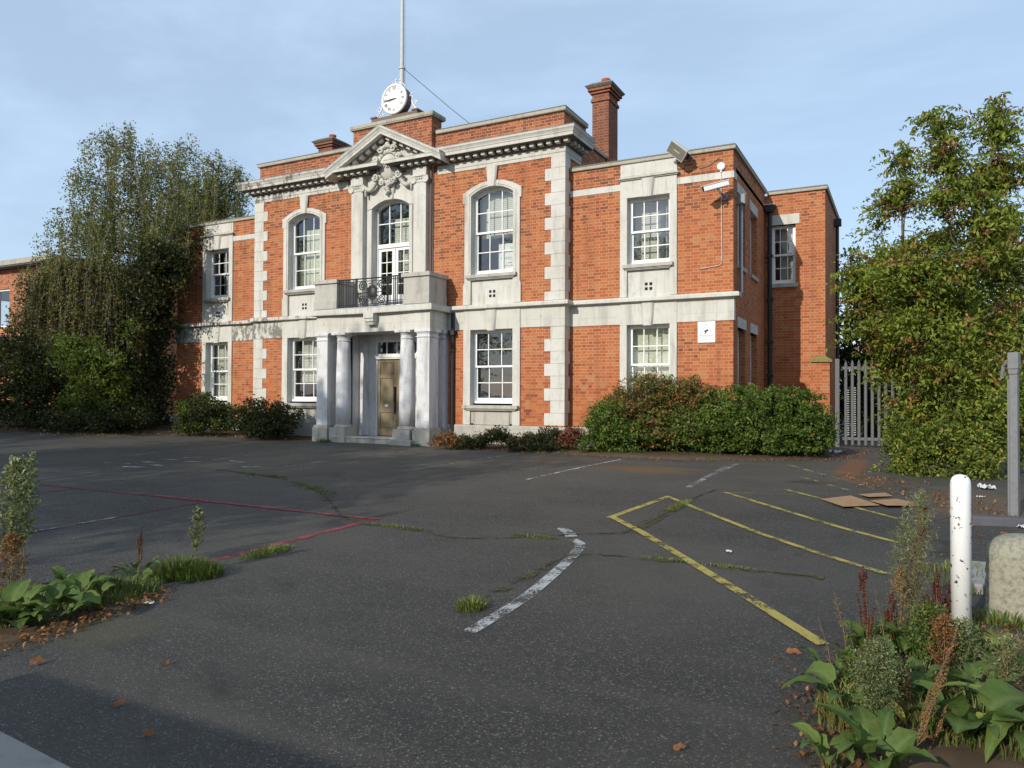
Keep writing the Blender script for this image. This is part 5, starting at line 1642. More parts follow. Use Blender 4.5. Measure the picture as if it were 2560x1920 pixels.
wb = [on_ground(*p)[:2] for p in ((2150, 1580), (2090, 1700), (2040, 1918), (2130, 2100), (2560, 2100), (2650, 1800), (2620, 1600), (2420, 1540), (2280, 1540))]
mound("weed_bed", resample(wb + [wb[0]], .12)[:-1], .015, M['soil'])
wb = [on_ground(*p)[:2] for p in ((430, 1470), (370, 1510), (260, 1545), (150, 1575), (60, 1612), (-80, 1640), (-120, 1500), (60, 1450), (200, 1470), (330, 1455))]
mound("weed_bed", resample(wb + [wb[0]], .15)[:-1], .012, M['soil'])

# ------------------------------------------------------------------ trees on the left
D1 = 24.0
tree("birch_tree", "tall weeping birch with thin hanging twigs left of the building", "tree",
     [base_at(335, D1), P3(338, 900, D1), P3(345, 760, D1), P3(352, 640, D1), P3(362, 540, D1), P3(345, 450, D1), P3(328, 372, D1)],
     [ell(330, 400, D1, 95, 75), ell(265, 470, D1, 95, 85), ell(405, 490, D1, 100, 100), ell(240, 590, D1, 130, 75), ell(370, 590, D1, 120, 80), ell(150, 660, D1, 75, 50), ell(420, 620, D1, 70, 60), ell(235, 345, D1, 40, 40, w=.6), ell(400, 385, D1, 40, 45, w=.6), ell(100, 690, D1, 40, 40), ell(310, 335, D1, 45, 40)],
     820, 0, 0, .074, M['lf_birch'], M['birch_bark'], r0=.16, asp=.62, up=.1, droop=.5, strands=((.4, 1.6), 50, .07), ragged=3, shell=.5, twig=.5)
tree("birch_tree", "curtain of brownish weeping birch twigs hanging before the neighbour block", "tree",
     [base_at(170, 23.6), P3(180, 900, 23.6), P3(200, 760, 23.6), P3(210, 660, 23.6)],
     [ell(150, 670, 23.6, 50, 35), ell(200, 670, 23.6, 70, 45), ell(280, 680, 23.6, 70, 50), ell(190, 760, 23.6, 80, 50), ell(100, 700, 23.6, 60, 35), ell(60, 790, 23.6, 50, 30, w=.6), ell(110, 850, 23.6, 60, 30, w=.6)],
     560, 0, 0, .085, M['lf_brown'], M['birch_bark'], r0=.09, asp=.6, up=.1, droop=.5, strands=((.8, 2.6), 34, .05), shell=.6, twig=.3, alt=(M['lf_birch'], .5, "green_leaves"))
D2 = 29.5
tree("birch_tree", "smaller weeping birch rising behind the left wing parapet", "tree",
     [base_at(520, D2), P3(520, 800, D2), P3(522, 600, D2), P3(530, 470, D2), P3(545, 425, D2)],
     [ell(540, 440, D2, 70, 60), ell(590, 430, D2, 30, 45, w=1.2), ell(500, 490, D2, 70, 70), ell(560, 520, D2, 60, 55), ell(470, 560, D2, 60, 50), ell(470, 370, D2, 40, 45, w=.35), ell(460, 470, D2, 45, 80)],
     520, 0, 0, .085, M['lf_birch'], M['birch_bark'], r0=.14, asp=.62, up=.1, droop=.5, strands=((.5, 1.8), 40, .07), ragged=3, shell=.5, twig=.5)
D3 = 23.1
tree("ivy_tree", "dark ivy-clad tree pressed against the left wing corner", "tree",
     [base_at(365, 25.0), P3(368, 900, 25.0), P3(375, 760, 24.6), P3(390, 640, 24.0)],
     [ell(385, 690, D3, 70, 80), ell(400, 640, D3, 50, 40), ell(440, 680, D3, 38, 50), ell(348, 860, 23.3, 36, 130), ell(345, 1000, 23.3, 45, 70), ell(390, 790, 24.2, 58, 85), ell(375, 920, 25.2, 58, 110), ell(385, 1020, 25.2, 48, 60), ell(320, 850, 24.2, 75, 140), ell(320, 990, 24.2, 75, 80), ell(470, 640, D3, 22, 28, w=.5)],
     1200, 22, .13, .10, M['lf_dark'], M['bark'], r0=.15, asp=.7, up=.6, shell=.5, alt=(M['lf_brown'], .12, "russet_leaves"))
tree("ivy_sprig", "grey-leaved climbing sprig over the left wing's top stone panel", "climber",
     [P3(455, 640, 24.3), P3(480, 610, 24.3), P3(510, 595, 24.3)],
     [ell(505, 600, 24.4, 28, 22), ell(535, 615, 24.4, 20, 22), ell(480, 615, 24.4, 25, 22)],
     60, 12, .10, .08, M['lf_brown'], M['bark'], r0=.02, asp=.7, trunk_name="stem")
D4 = 22.3
tree("shrub", "bright green sunlit shrub in the middle of the left thicket", "shrub",
     [base_at(240, D4), P3(242, 1000, D4), P3(235, 920, D4)],
     [ell(215, 900, D4, 75, 60), ell(270, 930, D4, 60, 70), ell(170, 860, D4, 45, 35), ell(285, 1000, D4, 55, 50), ell(225, 1000, D4, 70, 55), ell(330, 830, D4, 30, 30, w=.7)],
     420, 20, .11, .10, M['lf_mid'], M['bark'], r0=.07, asp=.6, up=.7, shell=.5, trunk_name="stem")
tree("shrub", "dark broad evergreen shrub at the left edge of the thicket", "shrub",
     [base_at(85, 22.8), P3(85, 1000, 22.8), P3(85, 930, 22.8)],
     [ell(110, 930, 22.8, 95, 75), ell(40, 960, 22.8, 75, 75), ell(90, 1030, 22.8, 110, 45), ell(-30, 1000, 22.8, 70, 70), ell(-40, 900, 22.8, 60, 70), ell(30, 870, 22.8, 40, 50)],
     620, 22, .14, .10, M['lf_dark'], M['bark'], r0=.08, asp=.6, up=.6, trunk_name="stem", alt=(M['lf_mid'], .12, "sun_tinted_leaves"))  # brighter leaf colour on random clumps paints in the sunlight
tree("shrub", "low dark evergreen shrub at the foot of the ivy-clad tree", "shrub",
     [base_at(270, 22.0), P3(270, 1050, 22.0), P3(265, 1020, 22.0)],
     [ell(190, 1050, 22.0, 90, 34), ell(290, 1050, 22.0, 90, 36), ell(350, 1055, 23.2, 50, 30), ell(330, 1030, 22.4, 50, 40)],
     380, 20, .12, .085, M['lf_dark'], M['bark'], r0=.06, asp=.6, up=.6, trunk_name="stem")
tree("evergreen_tree", "deep green tree standing behind the left thicket", "tree",
     [base_at(220, 27), P3(220, 900, 27), P3(220, 780, 27)],
     [ell(200, 800, 27, 130, 110), ell(320, 790, 27, 110, 110), ell(240, 950, 27, 190, 120), ell(380, 930, 27, 60, 120)],
     700, 22, .2, .13, M['lf_dark'], M['bark'], r0=.13, asp=.6, up=.6, alt=(M['lf_birch'], .3, "olive_leaves"))
tree("bush", "rounded green bush below the left wing window", "bush", [base_at(510, 21.6), P3(510, 1060, 21.6), P3(512, 1030, 21.6)],
     [ell(505, 1032, 21.6, 58, 48), ell(555, 1045, 21.6, 40, 40), ell(475, 1060, 21.6, 35, 28)], 330, 26, .075, .07, M['lf_dark'], M['bark'], r0=.03, asp=.6, up=.7, trunk_name="stem", alt=(M['lf_mid'], .42, "sun_tinted_leaves"))  # sunlight on this bush is painted by a brighter leaf colour
tree("bush", "dense dark bush between the green bush and the portico", "bush", [base_at(665, 20.9), P3(665, 1070, 20.9), P3(665, 1040, 20.9)],
     [ell(635, 1042, 20.9, 62, 44), ell(700, 1045, 20.9, 52, 42), ell(665, 1062, 20.9, 88, 28)], 420, 26, .075, .07, M['lf_dark'], M['bark'], r0=.03, asp=.6, up=.7, trunk_name="stem")

# ------------------------------------------------------------------ hedge and bed plants on the right
tree("hedge", "clipped rounded green hedge at the building's right corner", "hedge", [base_at(1900, 16.1), P3(1900, 1090, 16.1), P3(1900, 1050, 16.1)],
     [ell(1870, 1040, 16.3, 150, 78, 1.0), ell(1980, 1050, 16.0, 92, 85, .9), ell(1760, 1075, 16.2, 130, 62, .8), ell(1900, 1095, 15.8, 165, 42, .8), ell(2040, 1080, 16.0, 46, 58, .8)],
     2000, 26, .06, .062, M['lf_hedge'], M['bark'], r0=.04, asp=.6, up=.8, shell=.28, twig=.35, trunk_name="stem")
tree("hedge", "shaggy bronze-tinged hedge bush below the right wing window", "hedge", [base_at(1640, 16.9), P3(1640, 1090, 16.9), P3(1640, 1020, 16.9)],
     [ell(1620, 1005, 17.0, 92, 72, .8), ell(1720, 1005, 17.0, 100, 66, .8), ell(1545, 1045, 16.8, 62, 62, .7), ell(1640, 1070, 16.6, 130, 52, .8), ell(1790, 990, 17.2, 60, 45, .6)],
     1250, 26, .07, .062, M['lf_bronze'], M['bark'], r0=.04, asp=.6, up=.7, shell=.3, twig=.4, trunk_name="stem", alt=(M['lf_hedge'], .22, "green_leaves"))
tree("hedge", "low green hedge end beside the white quoin corner", "hedge", [base_at(1525, 16.4), P3(1525, 1100, 16.4), P3(1525, 1070, 16.4)],
     [ell(1520, 1065, 16.4, 55, 65, .6), ell(1560, 1095, 16.3, 75, 42, .6), ell(1490, 1110, 16.4, 35, 25, .5)], 420, 24, .065, .06, M['lf_hedge'], M['bark'], r0=.03, asp=.6, up=.7, shell=.35, trunk_name="stem")
for (lab, px, py, d, rx, ry, mm, K_, alt_) in (
    ("dry reddish-brown weed clump beside the portico pier", 1115, 1098, 17.6, 38, 16, 'lf_rust', 90, None),
    ("dark green low shrub under the arched window", 1235, 1088, 17.4, 42, 22, 'lf_dark', 110, None),
    ("straggling brown-green plant left of the quoin corner", 1310, 1098, 17.2, 45, 18, 'lf_brown', 110, (M['lf_dark'], .5, "green_leaves")),
    ("green shrub sprouting against the white quoins", 1375, 1088, 17.2, 36, 24, 'lf_dark', 100, None),
    ("dark trailing shrub between portico weed and low shrub", 1170, 1104, 17.5, 46, 15, 'lf_brown', 110, (M['lf_dark'], .6, "green_leaves")),
    ("matted ivy along the kerb below the quoins", 1350, 1118, 16.9, 75, 12, 'lf_dark', 150, None),
    ("bright red dying plant beside the hedge end", 1432, 1090, 16.9, 30, 24, 'lf_red', 110, (M['lf_rust'], .4, "russet_leaves"))):
    tree("bed_plant", lab, "plant", [base_at(px, d), P3(px, 1105, d), P3(px, py, d)], [ell(px, py, d, rx, ry, .35), ell(px - rx * .6, py + ry * .5, d, rx * .5, ry * .6, .3), ell(px + rx * .5, py + ry * .3, d, rx * .5, ry * .8, .3)],
         K_, 16, .05, .055, M[mm], M['bark'], r0=.012, asp=.55, up=.5, trunk_name="stem", alt=alt_)

# ------------------------------------------------------------------ autumn trees on the right
D5 = 13.0
tree("ash_tree", "tall autumn tree with green and rusty leaves filling the right edge", "tree",
     [base_at(2390, D5), P3(2395, 1050, D5), P3(2400, 850, D5), P3(2420, 650, D5), P3(2450, 480, D5), P3(2500, 330, D5)],
     [ell(2505, 300, D5, 36, 62), ell(2490, 400, D5, 52, 75), ell(2470, 520, D5, 66, 80), ell(2350, 360, D5, 36, 75), ell(2355, 480, D5, 58, 85), ell(2420, 640, D5, 110, 110), ell(2330, 700, D5, 120, 100), ell(2450, 800, D5, 120, 110), ell(2330, 860, D5, 110, 110), ell(2545, 640, D5, 60, 170), ell(2400, 960, D5, 110, 90), ell(2560, 860, D5, 60, 120), ell(2545, 430, D5, 30, 60), ell(2460, 1000, D5, 90, 90), ell(2560, 1050, D5, 50, 110), ell(2506, 262, D5, 16, 30, w=3), ell(2500, 330, D5, 34, 60, w=3), ell(2330, 310, D5, 18, 32, w=3), ell(2345, 380, D5, 34, 60, w=3), ell(2490, 450, D5, 50, 60, w=2), ell(2420, 540, D5, 70, 70, w=1.5), ell(2565, 1000, D5, 45, 150, w=1.5)],
     1000, 26, .09, .095, M['lf_ash'], M['bark'], r0=.09, asp=.40, up=1.0, droop=.3, shell=.5, alt=(M['lf_rust'], .07, "russet_leaves"), fronds=(4, .34, 9), ragged=7)
D6 = 14.2
tree("ash_tree", "spreading autumn tree in front of the palisade gate", "tree",
     [base_at(2290, D6), P3(2285, 1050, D6), P3(2275, 880, D6), P3(2260, 720, D6), P3(2255, 520, D6)],
     [ell(2258, 430, D6, 32, 50, w=.7), ell(2262, 520, D6, 52, 70, w=.8), ell(2215, 640, D6, 75, 75), ell(2270, 720, D6, 90, 85), ell(2180, 700, D6, 60, 60, w=.8), ell(2195, 810, D6, 62, 70), ell(2265, 860, D6, 85, 80), ell(2300, 980, D6, 70, 90), ell(2330, 620, D6, 60, 70), ell(2140, 760, D6, 35, 20, w=.6), ell(2130, 640, D6, 40, 40, w=.5), ell(2256, 400, D6, 16, 28, w=2.5), ell(2200, 560, D6, 40, 35, w=.5), ell(2290, 1060, D6, 60, 50)],
     700, 26, .09, .095, M['lf_ash'], M['bark'], r0=.07, asp=.40, up=1.0, droop=.3, shell=.5, alt=(M['lf_rust'], .16, "russet_leaves"), fronds=(4, .34, 9), ragged=7)
tree("sapling", "low leafy sapling thicket in front of the gate on the right", "shrub",
     [base_at(2330, 12.4), P3(2330, 1140, 12.4), P3(2330, 1090, 12.4)],
     [ell(2310, 1120, 12.6, 85, 60), ell(2400, 1120, 12.3, 90, 70), ell(2270, 1160, 12.8, 60, 36), ell(2350, 1185, 12.2, 80, 34), ell(2480, 1080, 12.2, 50, 90), ell(2250, 1090, 13.4, 40, 45)],
     560, 22, .07, .075, M['lf_mid'], M['bark'], r0=.035, asp=.42, up=.9, trunk_name="stem", alt=(M['lf_ash'], .55, "autumn_leaves"), fronds=(4, .28, 9), ragged=9)
tree("evergreen_tree", "dark tree behind the palisade gate beside the annex", "tree",
     [base_at(2180, 24), P3(2180, 900, 24), P3(2175, 760, 24)],
     [ell(2140, 1010, 24.5, 70, 90), ell(2260, 1020, 24.5, 80, 100), ell(2150, 690, 24, 40, 70, w=.6), ell(2160, 820, 24, 52, 110), ell(2230, 800, 24, 90, 160), ell(2200, 980, 24, 110, 120), ell(2330, 850, 24, 110, 200), ell(2460, 850, 24, 110, 200), ell(2580, 900, 24, 110, 220), ell(2108, 900, 24, 26, 130), ell(2420, 1040, 24, 160, 90)],
     1900, 22, .2, .16, M['lf_dark'], M['bark'], r0=.14, asp=.6, up=.5, alt=(M['lf_ash'], .2, "autumn_leaves"))

# ------------------------------------------------------------------ weeds
def dock_leaf(V_, Fc, At, Av, base, az, el, L_, wd, bend, tint, wav=.12):
    """one broad leaf as a curved 9 x 7 grid"""
    nu, nv = 9, 7
    b = len(V_)
    d = np.array([math.cos(az), math.sin(az), 0.0]); side = np.array([-d[1], d[0], 0.0])
    p = np.array(base, float)
    e = el
    ph = rng.uniform(0, 6)
    roll = rng.uniform(-.5, .5)
    side = side * math.cos(roll) + np.array([0, 0, 1]) * math.sin(roll)
    for i in range(nu):
        u = i / (nu - 1)
        w_ = wd * L_ * (math.sin(math.pi * min(1, (.06 + .94 * u)) ** .72) ** .8 if u < 1 else 0.02) * .5
        w_ *= 1 + .10 * math.sin(u * 31 + ph) + rng.uniform(-.07, .07)
        up = np.array([-d[0] * math.sin(e), -d[1] * math.sin(e), math.cos(e)])
        for j in range(nv):
            v = j / (nv - 1) * 2 - 1
            cup = .16 * v * v * w_ * 2 + wav * w_ * math.sin(ph + u * 14 + j * .7) * abs(v)
            V_.append(p + side * (v * w_) + up * cup)
            At.append(tint + .10 * abs(v) - .05)
            Av.append(.42 if j == nv // 2 else (.10 if (i % 2 == 0 and abs(v) < .9) else 0.0))
        step = L_ / (nu - 1)
        p = p + (d * math.cos(e) + np.array([0, 0, 1]) * math.sin(e)) * step
        e -= bend / (nu - 1)
    for i in range(nu - 1):
        for j in range(nv - 1):
            Fc.append((b + i * nv + j, b + (i + 1) * nv + j, b + (i + 1) * nv + j + 1, b + i * nv + j + 1))

def dock(label, x, y, n, L0, stalks=(), tint=(.3, .8), yellow=0, wd=(.36, .5), group=None, el=(.5, 1.2), name="dock_plant", spread=.05):
    t_ = thing(name, label, "weed", (x, y, gz(x, y)), group)
    for k in range(n):
        V_, Fc, At, Av = [], [], [], []
        az = 2 * math.pi * k / n + rng.uniform(-.4, .4)
        r_ = rng.uniform(0, spread)
        pl = rng.uniform(.03, .16)
        e_ = rng.uniform(*el)
        b0 = np.array([r_ * math.cos(az), r_ * math.sin(az), 0.0])
        b1 = b0 + pl * np.array([math.cos(az) * .5, math.sin(az) * .5, .85])
        tn = rng.uniform(*tint) if k >= yellow else 1.0
        dock_leaf(V_, Fc, At, Av, b1, az, e_, L0 * rng.uniform(.6, 1.2), rng.uniform(*wd), rng.uniform(1.0, 2.0), tn)
        lf = np_mesh("leaf", np.array(V_), np.array(Fc), M['dock'], t_, {'tint': np.clip(np.array(At), 0, 1), 'vein': np.array(Av)}, True)
        twigs("leaf_stalk", [(b0, (b0 + b1) / 2, b1, .006, .004)], M['stem_green'], lf)
    for (h, lx, ly, mat_, rad, dens) in stalks:
        seed_stalk(t_, h, lx, ly, mat_, rad, dens)
    return t_

def seed_stalk(t_, h, lx, ly, mat_, rad, dens, z0=.28, sz=.010, side=8):
    """upright stem with rising side branches, all set with small seed whorls"""
    seg, C, T = [], [], []
    def axis_(p0, p1, r_, n):
        f = rng.uniform(0, 1, n)
        nw = max(5, int(np.linalg.norm(p1 - p0) / .016))
        f = (np.floor(f * nw) + rng.uniform(0, .45, n)) / nw
        q = p0 + (p1 - p0) * f[:, None]
        a = unit(n) * np.array([1, 1, .4])
        C.append(q + a * (r_ * (1.0 - .6 * f) * rng.uniform(.6, 1.2, n))[:, None] * rng.uniform(.3, 1, (n, 1)))
        T.append(rng.uniform(0, 1, n) * .8 + .1)
    top = np.array([lx, ly, h]); b0 = np.zeros(3)
    seg.append((b0, top * .5 + np.array([.012, .01, 0]), top, .005, .0015))
    axis_(top * max(z0, .35), top, .011, int(dens * h * .30))
    for k in range(side * 2):
        f = rng.uniform(z0, .86)
        p = top * f
        a = rng.uniform(0, 6.28)
        L_ = h * .40 * (1.12 - f) * rng.uniform(.5, 1.1)
        out = min(.55, rad * 9) * rng.uniform(.4, 1.1)
        q = p + (np.array([out * math.cos(a), out * math.sin(a), 1.0]) + top / h * np.array([1, 1, 0])) * L_
        pm = (p + q) / 2 + np.array([.02 * math.cos(a), .02 * math.sin(a), -.01])
        seg.append((p, pm, q, .0022, .001))
        axis_(pm * .6 + p * .4, q, .0085, int(dens * L_ * .42))
    twigs("seed_stem", seg, M['stem_brown'], t_)
    leaves("seed_head", np.concatenate(C), sz * .8, np.concatenate(T), M[mat_], t_, asp=.8, up=0, fold=.1)

def tall_weed(label, x, y, h, lean, width, mat_, n, sz, parent_name="tall_weed", asp=.3, nb=26, shape='cone', z0=.15, stem='stem_green', second=None):
    t_ = thing(parent_name, label, "weed", (x, y, gz(x, y)))
    top = np.array([lean[0], lean[1], h])
    seg = [(np.zeros(3), top * .5 + np.array([.012, -.01, 0]), top, .006, .0015)]
    C, T = [], []
    per = n // nb
    for k in range(nb):
        f = z0 + (1 - z0) * (k + rng.uniform(0, 1)) / nb
        p = top * f
        wv = width * (math.sin(math.pi * min(1, (f - z0) / (1 - z0) * .75 + .22)) if shape == 'spindle' else (1.05 - f))
        a = k * 2.4 + rng.uniform(-.4, .4)
        q = p + np.array([math.cos(a) * wv, math.sin(a) * wv, wv * rng.uniform(.6, 1.4)])
        seg.append((p, (p + q) / 2, q, .0022, .001))
        ff = rng.uniform(.2, 1, per)
        C.append(p + (q - p) * ff[:, None] + rng.normal(size=(per, 3)) * width * .10)
        T.append(np.clip(rng.normal(.5 + .3 * (f - .5), .2, per), 0, 1))
    twigs("stem", seg, M[stem], t_)
    C = np.concatenate(C); T = np.concatenate(T)
    if second:
        pk = C[:, 2] > h * second[1]
        leaves("seed_head", C[pk], sz * .8, T[pk], M[second[0]], t_, asp=.7, up=0)
        C, T = C[~pk], T[~pk]
    leaves("foliage", C, sz, T, M[mat_], t_, asp=asp, up=.3)
    return t_

def grass(label, x, y, rx, ry, n, h, mat_='lf_grass', name="grass_tuft", rz=0.0, tint=(.2, 1.0)):
    t_ = thing(name, label, "grass", (x, y, gz(x, y)), rz=rz)
    a = rng.uniform(0, 6.283, n); r_ = np.sqrt(rng.uniform(0, 1, n))
    bx, by = np.cos(a) * r_ * rx, np.sin(a) * r_ * ry
    hh = h * rng.uniform(.45, 1.15, n) * (1.1 - .55 * r_)
    az = a + rng.normal(size=n) * .9
    ln = rng.uniform(.2, .9, n) * hh
    w_ = rng.uniform(.002, .0045, n)
    b = np.stack([bx, by, np.zeros(n)], 1)
    sd = np.stack([-np.sin(az), np.cos(az), np.zeros(n)], 1) * w_[:, None]
    out = np.stack([np.cos(az), np.sin(az), np.zeros(n)], 1)
    m = b + out * (ln * .35)[:, None] + np.array([0, 0, 1]) * (hh * .7)[:, None]
    tp = b + out * ln[:, None] + np.array([0, 0, 1]) * (hh * .92)[:, None]
    V_ = np.stack([b - sd, b + sd, m + sd * .8, m - sd * .8, tp + sd * .1, tp - sd * .1], 1).reshape(-1, 3)
    i0 = np.arange(n) * 6
    Fc = np.concatenate([np.stack([i0, i0 + 1, i0 + 2, i0 + 3], 1), np.stack([i0 + 3, i0 + 2, i0 + 4, i0 + 5], 1)])
    np_mesh("blades", V_, Fc, M[mat_], t_, {'tint': np.repeat(rng.uniform(*tint, n), 6)})
    return t_

# right foreground clump
def stalk(label, b, t, mat_, rad, dens, side=8, sz=.010, z0=.28):
    x, y, z = on_ground(*b)
    d = (Vector((x, y, z)) - CAM).dot(_f)
    tp = at(t[0], t[1], d)
    t_ = thing("seed_stalk", label, "weed", (x, y, z))
    seed_stalk(t_, tp.z - z, tp.x - x, tp.y - y, mat_, rad, dens, z0, sz, side)
def weed(label, b, t, width, *a, **k):
    x, y, z = on_ground(*b)
    d = (Vector((x, y, z)) - CAM).dot(_f)
    tp = at(t[0], t[1], d)
    tall_weed(label, x, y, tp.z - z, (tp.x - x, tp.y - y), width, *a, **k)
stalk("thick tan seed stalk leaning across the front of the dock clump", (2268, 1918), (2395, 1566), 'lf_seed', .021, 2600, 7, z0=.12)
stalk("short yellow-tan seed stalk at the right of the thick one", (2320, 1885), (2368, 1760), 'lf_seed', .013, 2200, 4)
stalk("tan seed stalk fading behind the fluffy weed", (2275, 1800), (2262, 1640), 'lf_seed', .014, 1800, 5)
stalk("slim dark red dock spike furthest left of the bollard", (2168, 1640), (2157, 1412), 'lf_red', .042, 4200, 9, z0=.1)
stalk("short dark red dock spike right of the slim one", (2222, 1630), (2232, 1468), 'lf_red', .032, 3800, 7, z0=.08)
stalk("bushy dark red dock head just left of the bollard", (2330, 1610), (2342, 1408), 'lf_red', .062, 5200, 12, z0=.12)
stalk("branching dark red dock head crossing the bollard's edge", (2362, 1600), (2388, 1425), 'lf_red', .05, 3600, 11, z0=.15)
stalk("small rust-red seed head near the yellow dock leaf", (2290, 1625), (2300, 1500), 'lf_red', .035, 3000, 7)
weed("fluffy grey-green weed full of tiny seeds in front of the red spikes", (2185, 1850), (2200, 1605), .105, 'lf_weed', 4200, .013, asp=.4, nb=80, shape='spindle', z0=.15)
weed("tall spindly weed with grey-green tips left of the bollard", (2275, 1605), (2302, 1232), .13, 'lf_weed', 2200, .026, asp=.14, nb=60, shape='spindle', z0=.2, stem='stem_brown')
weed("thin brown dead weed beside the tall spindly one", (2262, 1590), (2315, 1265), .06, 'lf_rust', 1300, .014, asp=.5, nb=40, shape='spindle', z0=.2, stem='stem_brown')
weed("green wispy weed behind the bushy red dock", (2250, 1585), (2265, 1300), .10, 'lf_weed', 1000, .024, asp=.14, nb=40, shape='spindle', z0=.3)
weed("bare leaning straw stem reaching over the right edge", (2440, 1680), (2575, 1590), .015, 'lf_seed', 30, .01, nb=6, stem='stem_brown')
weed("fine wiry straw stem standing on the tarmac edge", (2085, 1705), (2045, 1540), .02, 'lf_seed', 60, .008, nb=6, stem='stem_brown')
weed("pale straw grass stem curving up past the yellow leaf", (2215, 1640), (2185, 1470), .02, 'lf_seed', 60, .009, nb=8, stem='stem_brown')
weed("wispy dry brown weed between the two red dock clumps", (2245, 1620), (2250, 1420), .07, 'lf_seed', 900, .012, asp=.5, nb=40, shape='spindle', z0=.2, stem='stem_brown')
weed("green bushy small-leaved weed below the bushy red head", (2310, 1680), (2320, 1520), .12, 'lf_grass', 1500, .022, asp=.4, nb=50, shape='spindle', z0=.1)
weed("small-leaved pale weed in front of the bollard foot", (2400, 1690), (2405, 1560), .10, 'lf_weed', 1100, .020, asp=.4, nb=40, shape='spindle', z0=.1)
weed("russet dead weed between the dock leaves and bollard", (2350, 1700), (2360, 1540), .08, 'lf_rust', 900, .016, asp=.5, nb=36, shape='spindle', z0=.1, stem='stem_brown')
weed("leafy green weed left of the fluffy one", (2125, 1740), (2120, 1630), .08, 'lf_grass', 700, .020, asp=.4, nb=30, shape='spindle', z0=.1)
weed("dry twiggy weed at the right edge above the strap leaves", (2500, 1760), (2520, 1600), .12, 'lf_weed', 900, .018, asp=.3, nb=36, shape='spindle', z0=.15, stem='stem_brown')
weed("thin straw weed leaning left over the tarmac", (2120, 1650), (2085, 1480), .03, 'lf_seed', 200, .009, nb=14, shape='spindle', z0=.4, stem='stem_brown')
def dk(label, px, py, n, L0, **k):
    x, y, z = on_ground(px, py)
    dock(label, x, y, n, L0, **k)
dk("dock plant with very large dull leaves at the bottom right", 2420, 1850, 10, .25, tint=(.15, .55), wd=(.5, .75), el=(.5, 1.3))
dk("dock plant with upright ribbed leaf at the bottom edge of the photo", 2195, 1935, 10, .23, tint=(.3, .75), wd=(.45, .6), el=(.8, 1.45))
dk("dock plant with a curled yellow leaf beside the tarmac", 2140, 1800, 9, .19, tint=(.35, .8), yellow=1, el=(.2, 1.0), wd=(.4, .6))
dk("dock plant with rounded leaves under the slim red spike", 2180, 1640, 9, .13, tint=(.3, .7), wd=(.65, .95))
dk("dock plant with dark rounded leaves under the bushy red head", 2285, 1640, 10, .14, tint=(.2, .7), wd=(.6, .9))
dk("dock plant with rounded leaves hiding the bollard's foot", 2380, 1640, 9, .14, tint=(.3, .75), wd=(.6, .9))
dk("dock plant with pale leaves right of the bollard", 2490, 1690, 9, .18, tint=(.6, .92), wd=(.45, .65))
dk("dock plant with broad leaves between bollard and thick seed stalk", 2310, 1750, 10, .18, tint=(.2, .6), wd=(.55, .8))
dk("dock plant with long strap leaves lying at the right edge", 2545, 1850, 10, .27, tint=(.6, .97), wd=(.2, .3), el=(.1, .7))
dk("small dock seedling on the tarmac side of the clump", 2095, 1735, 7, .12, tint=(.4, .75), wd=(.5, .7))
dk("dock plant with light green leaves at the lower left of the clump", 2080, 1925, 8, .17, tint=(.5, .9), wd=(.35, .5))
dk("dense young dock rosette behind the fluffy weed", 2225, 1720, 9, .14, tint=(.3, .8), wd=(.5, .75))
dk("ragged dock rosette between the right edge plants", 2450, 1760, 9, .17, tint=(.25, .7), wd=(.5, .75))
for lab, px, py, rx, ry, n, h, tn in (("dry grass litter under the right dock clump", 2300, 1760, .35, .5, 700, .12, (.75, 1.0)), ("green grass fringe at the foot of the white bollard", 2400, 1610, .25, .2, 500, .14, (.2, 1.0)), ("grass growing round the granite marker stone", 2500, 1560, .35, .12, 420, .10, (.3, 1.0)), ("fine green grass among the red dock stalks", 2240, 1620, .25, .25, 700, .17, (.2, .9)), ("straw-coloured grass at the tarmac edge of the clump", 2110, 1780, .12, .3, 420, .13, (.8, 1.0)), ("grass tangle at the bottom right corner", 2470, 1830, .35, .3, 600, .16, (.2, 1.0)), ("weedy grass behind the bollard", 2430, 1450, .35, .5, 500, .12, (.4, 1.0))):
    x, y, z = on_ground(px, py)
    grass(lab, x, y, rx, ry, n, h, tint=tn)
# left clump
dock("burdock-like plant with round leaves at the left edge", 7.35, -13.75, 10, .21, tint=(.35, .75), wd=(.6, .9))
dock("broad-leaved weed with pale green leaves beside the tarmac edge", 7.58, -13.52, 9, .18, tint=(.4, .8), wd=(.55, .85))
dock("low broad-leaved weed in the middle of the left clump", 7.30, -13.25, 9, .18, tint=(.25, .6), wd=(.55, .85))
dock("small leafy weed behind the broad leaves on the left", 7.10, -13.0, 8, .14, tint=(.35, .8), wd=(.45, .7))
dock("weed with a dark red seed stalk near the red corner line", 7.10, -12.65, 7, .13, [(.44, .02, .02, 'lf_red', .022, 1300)], tint=(.3, .7))
for lab, px, py, n, L0, tn, wd in (("leafy rosette at the very left edge of the photo", 20, 1570, 10, .17, (.2, .7), (.6, .9)), ("round-leaved plant above the orange fallen leaves", 120, 1560, 10, .15, (.2, .6), (.65, .95)), ("light green leafy plant next to the pale scrap", 215, 1530, 9, .13, (.4, .8), (.6, .9)), ("low mixed rosette behind the broad-leaved weeds", 170, 1490, 9, .13, (.15, .6), (.5, .8)), ("small rosette by the grass tuft on the left", 330, 1475, 8, .11, (.3, .7), (.4, .6))):
    x, y, z = on_ground(px, py)
    dock(lab, x, y, n, L0, tint=tn, wd=wd)
tall_weed("tall yellow-green conical weed at the left edge", 6.55, -13.28, .98, (.03, .02), .15, 'lf_weed', 2000, .042, asp=.3, nb=50, shape='spindle', z0=.25)
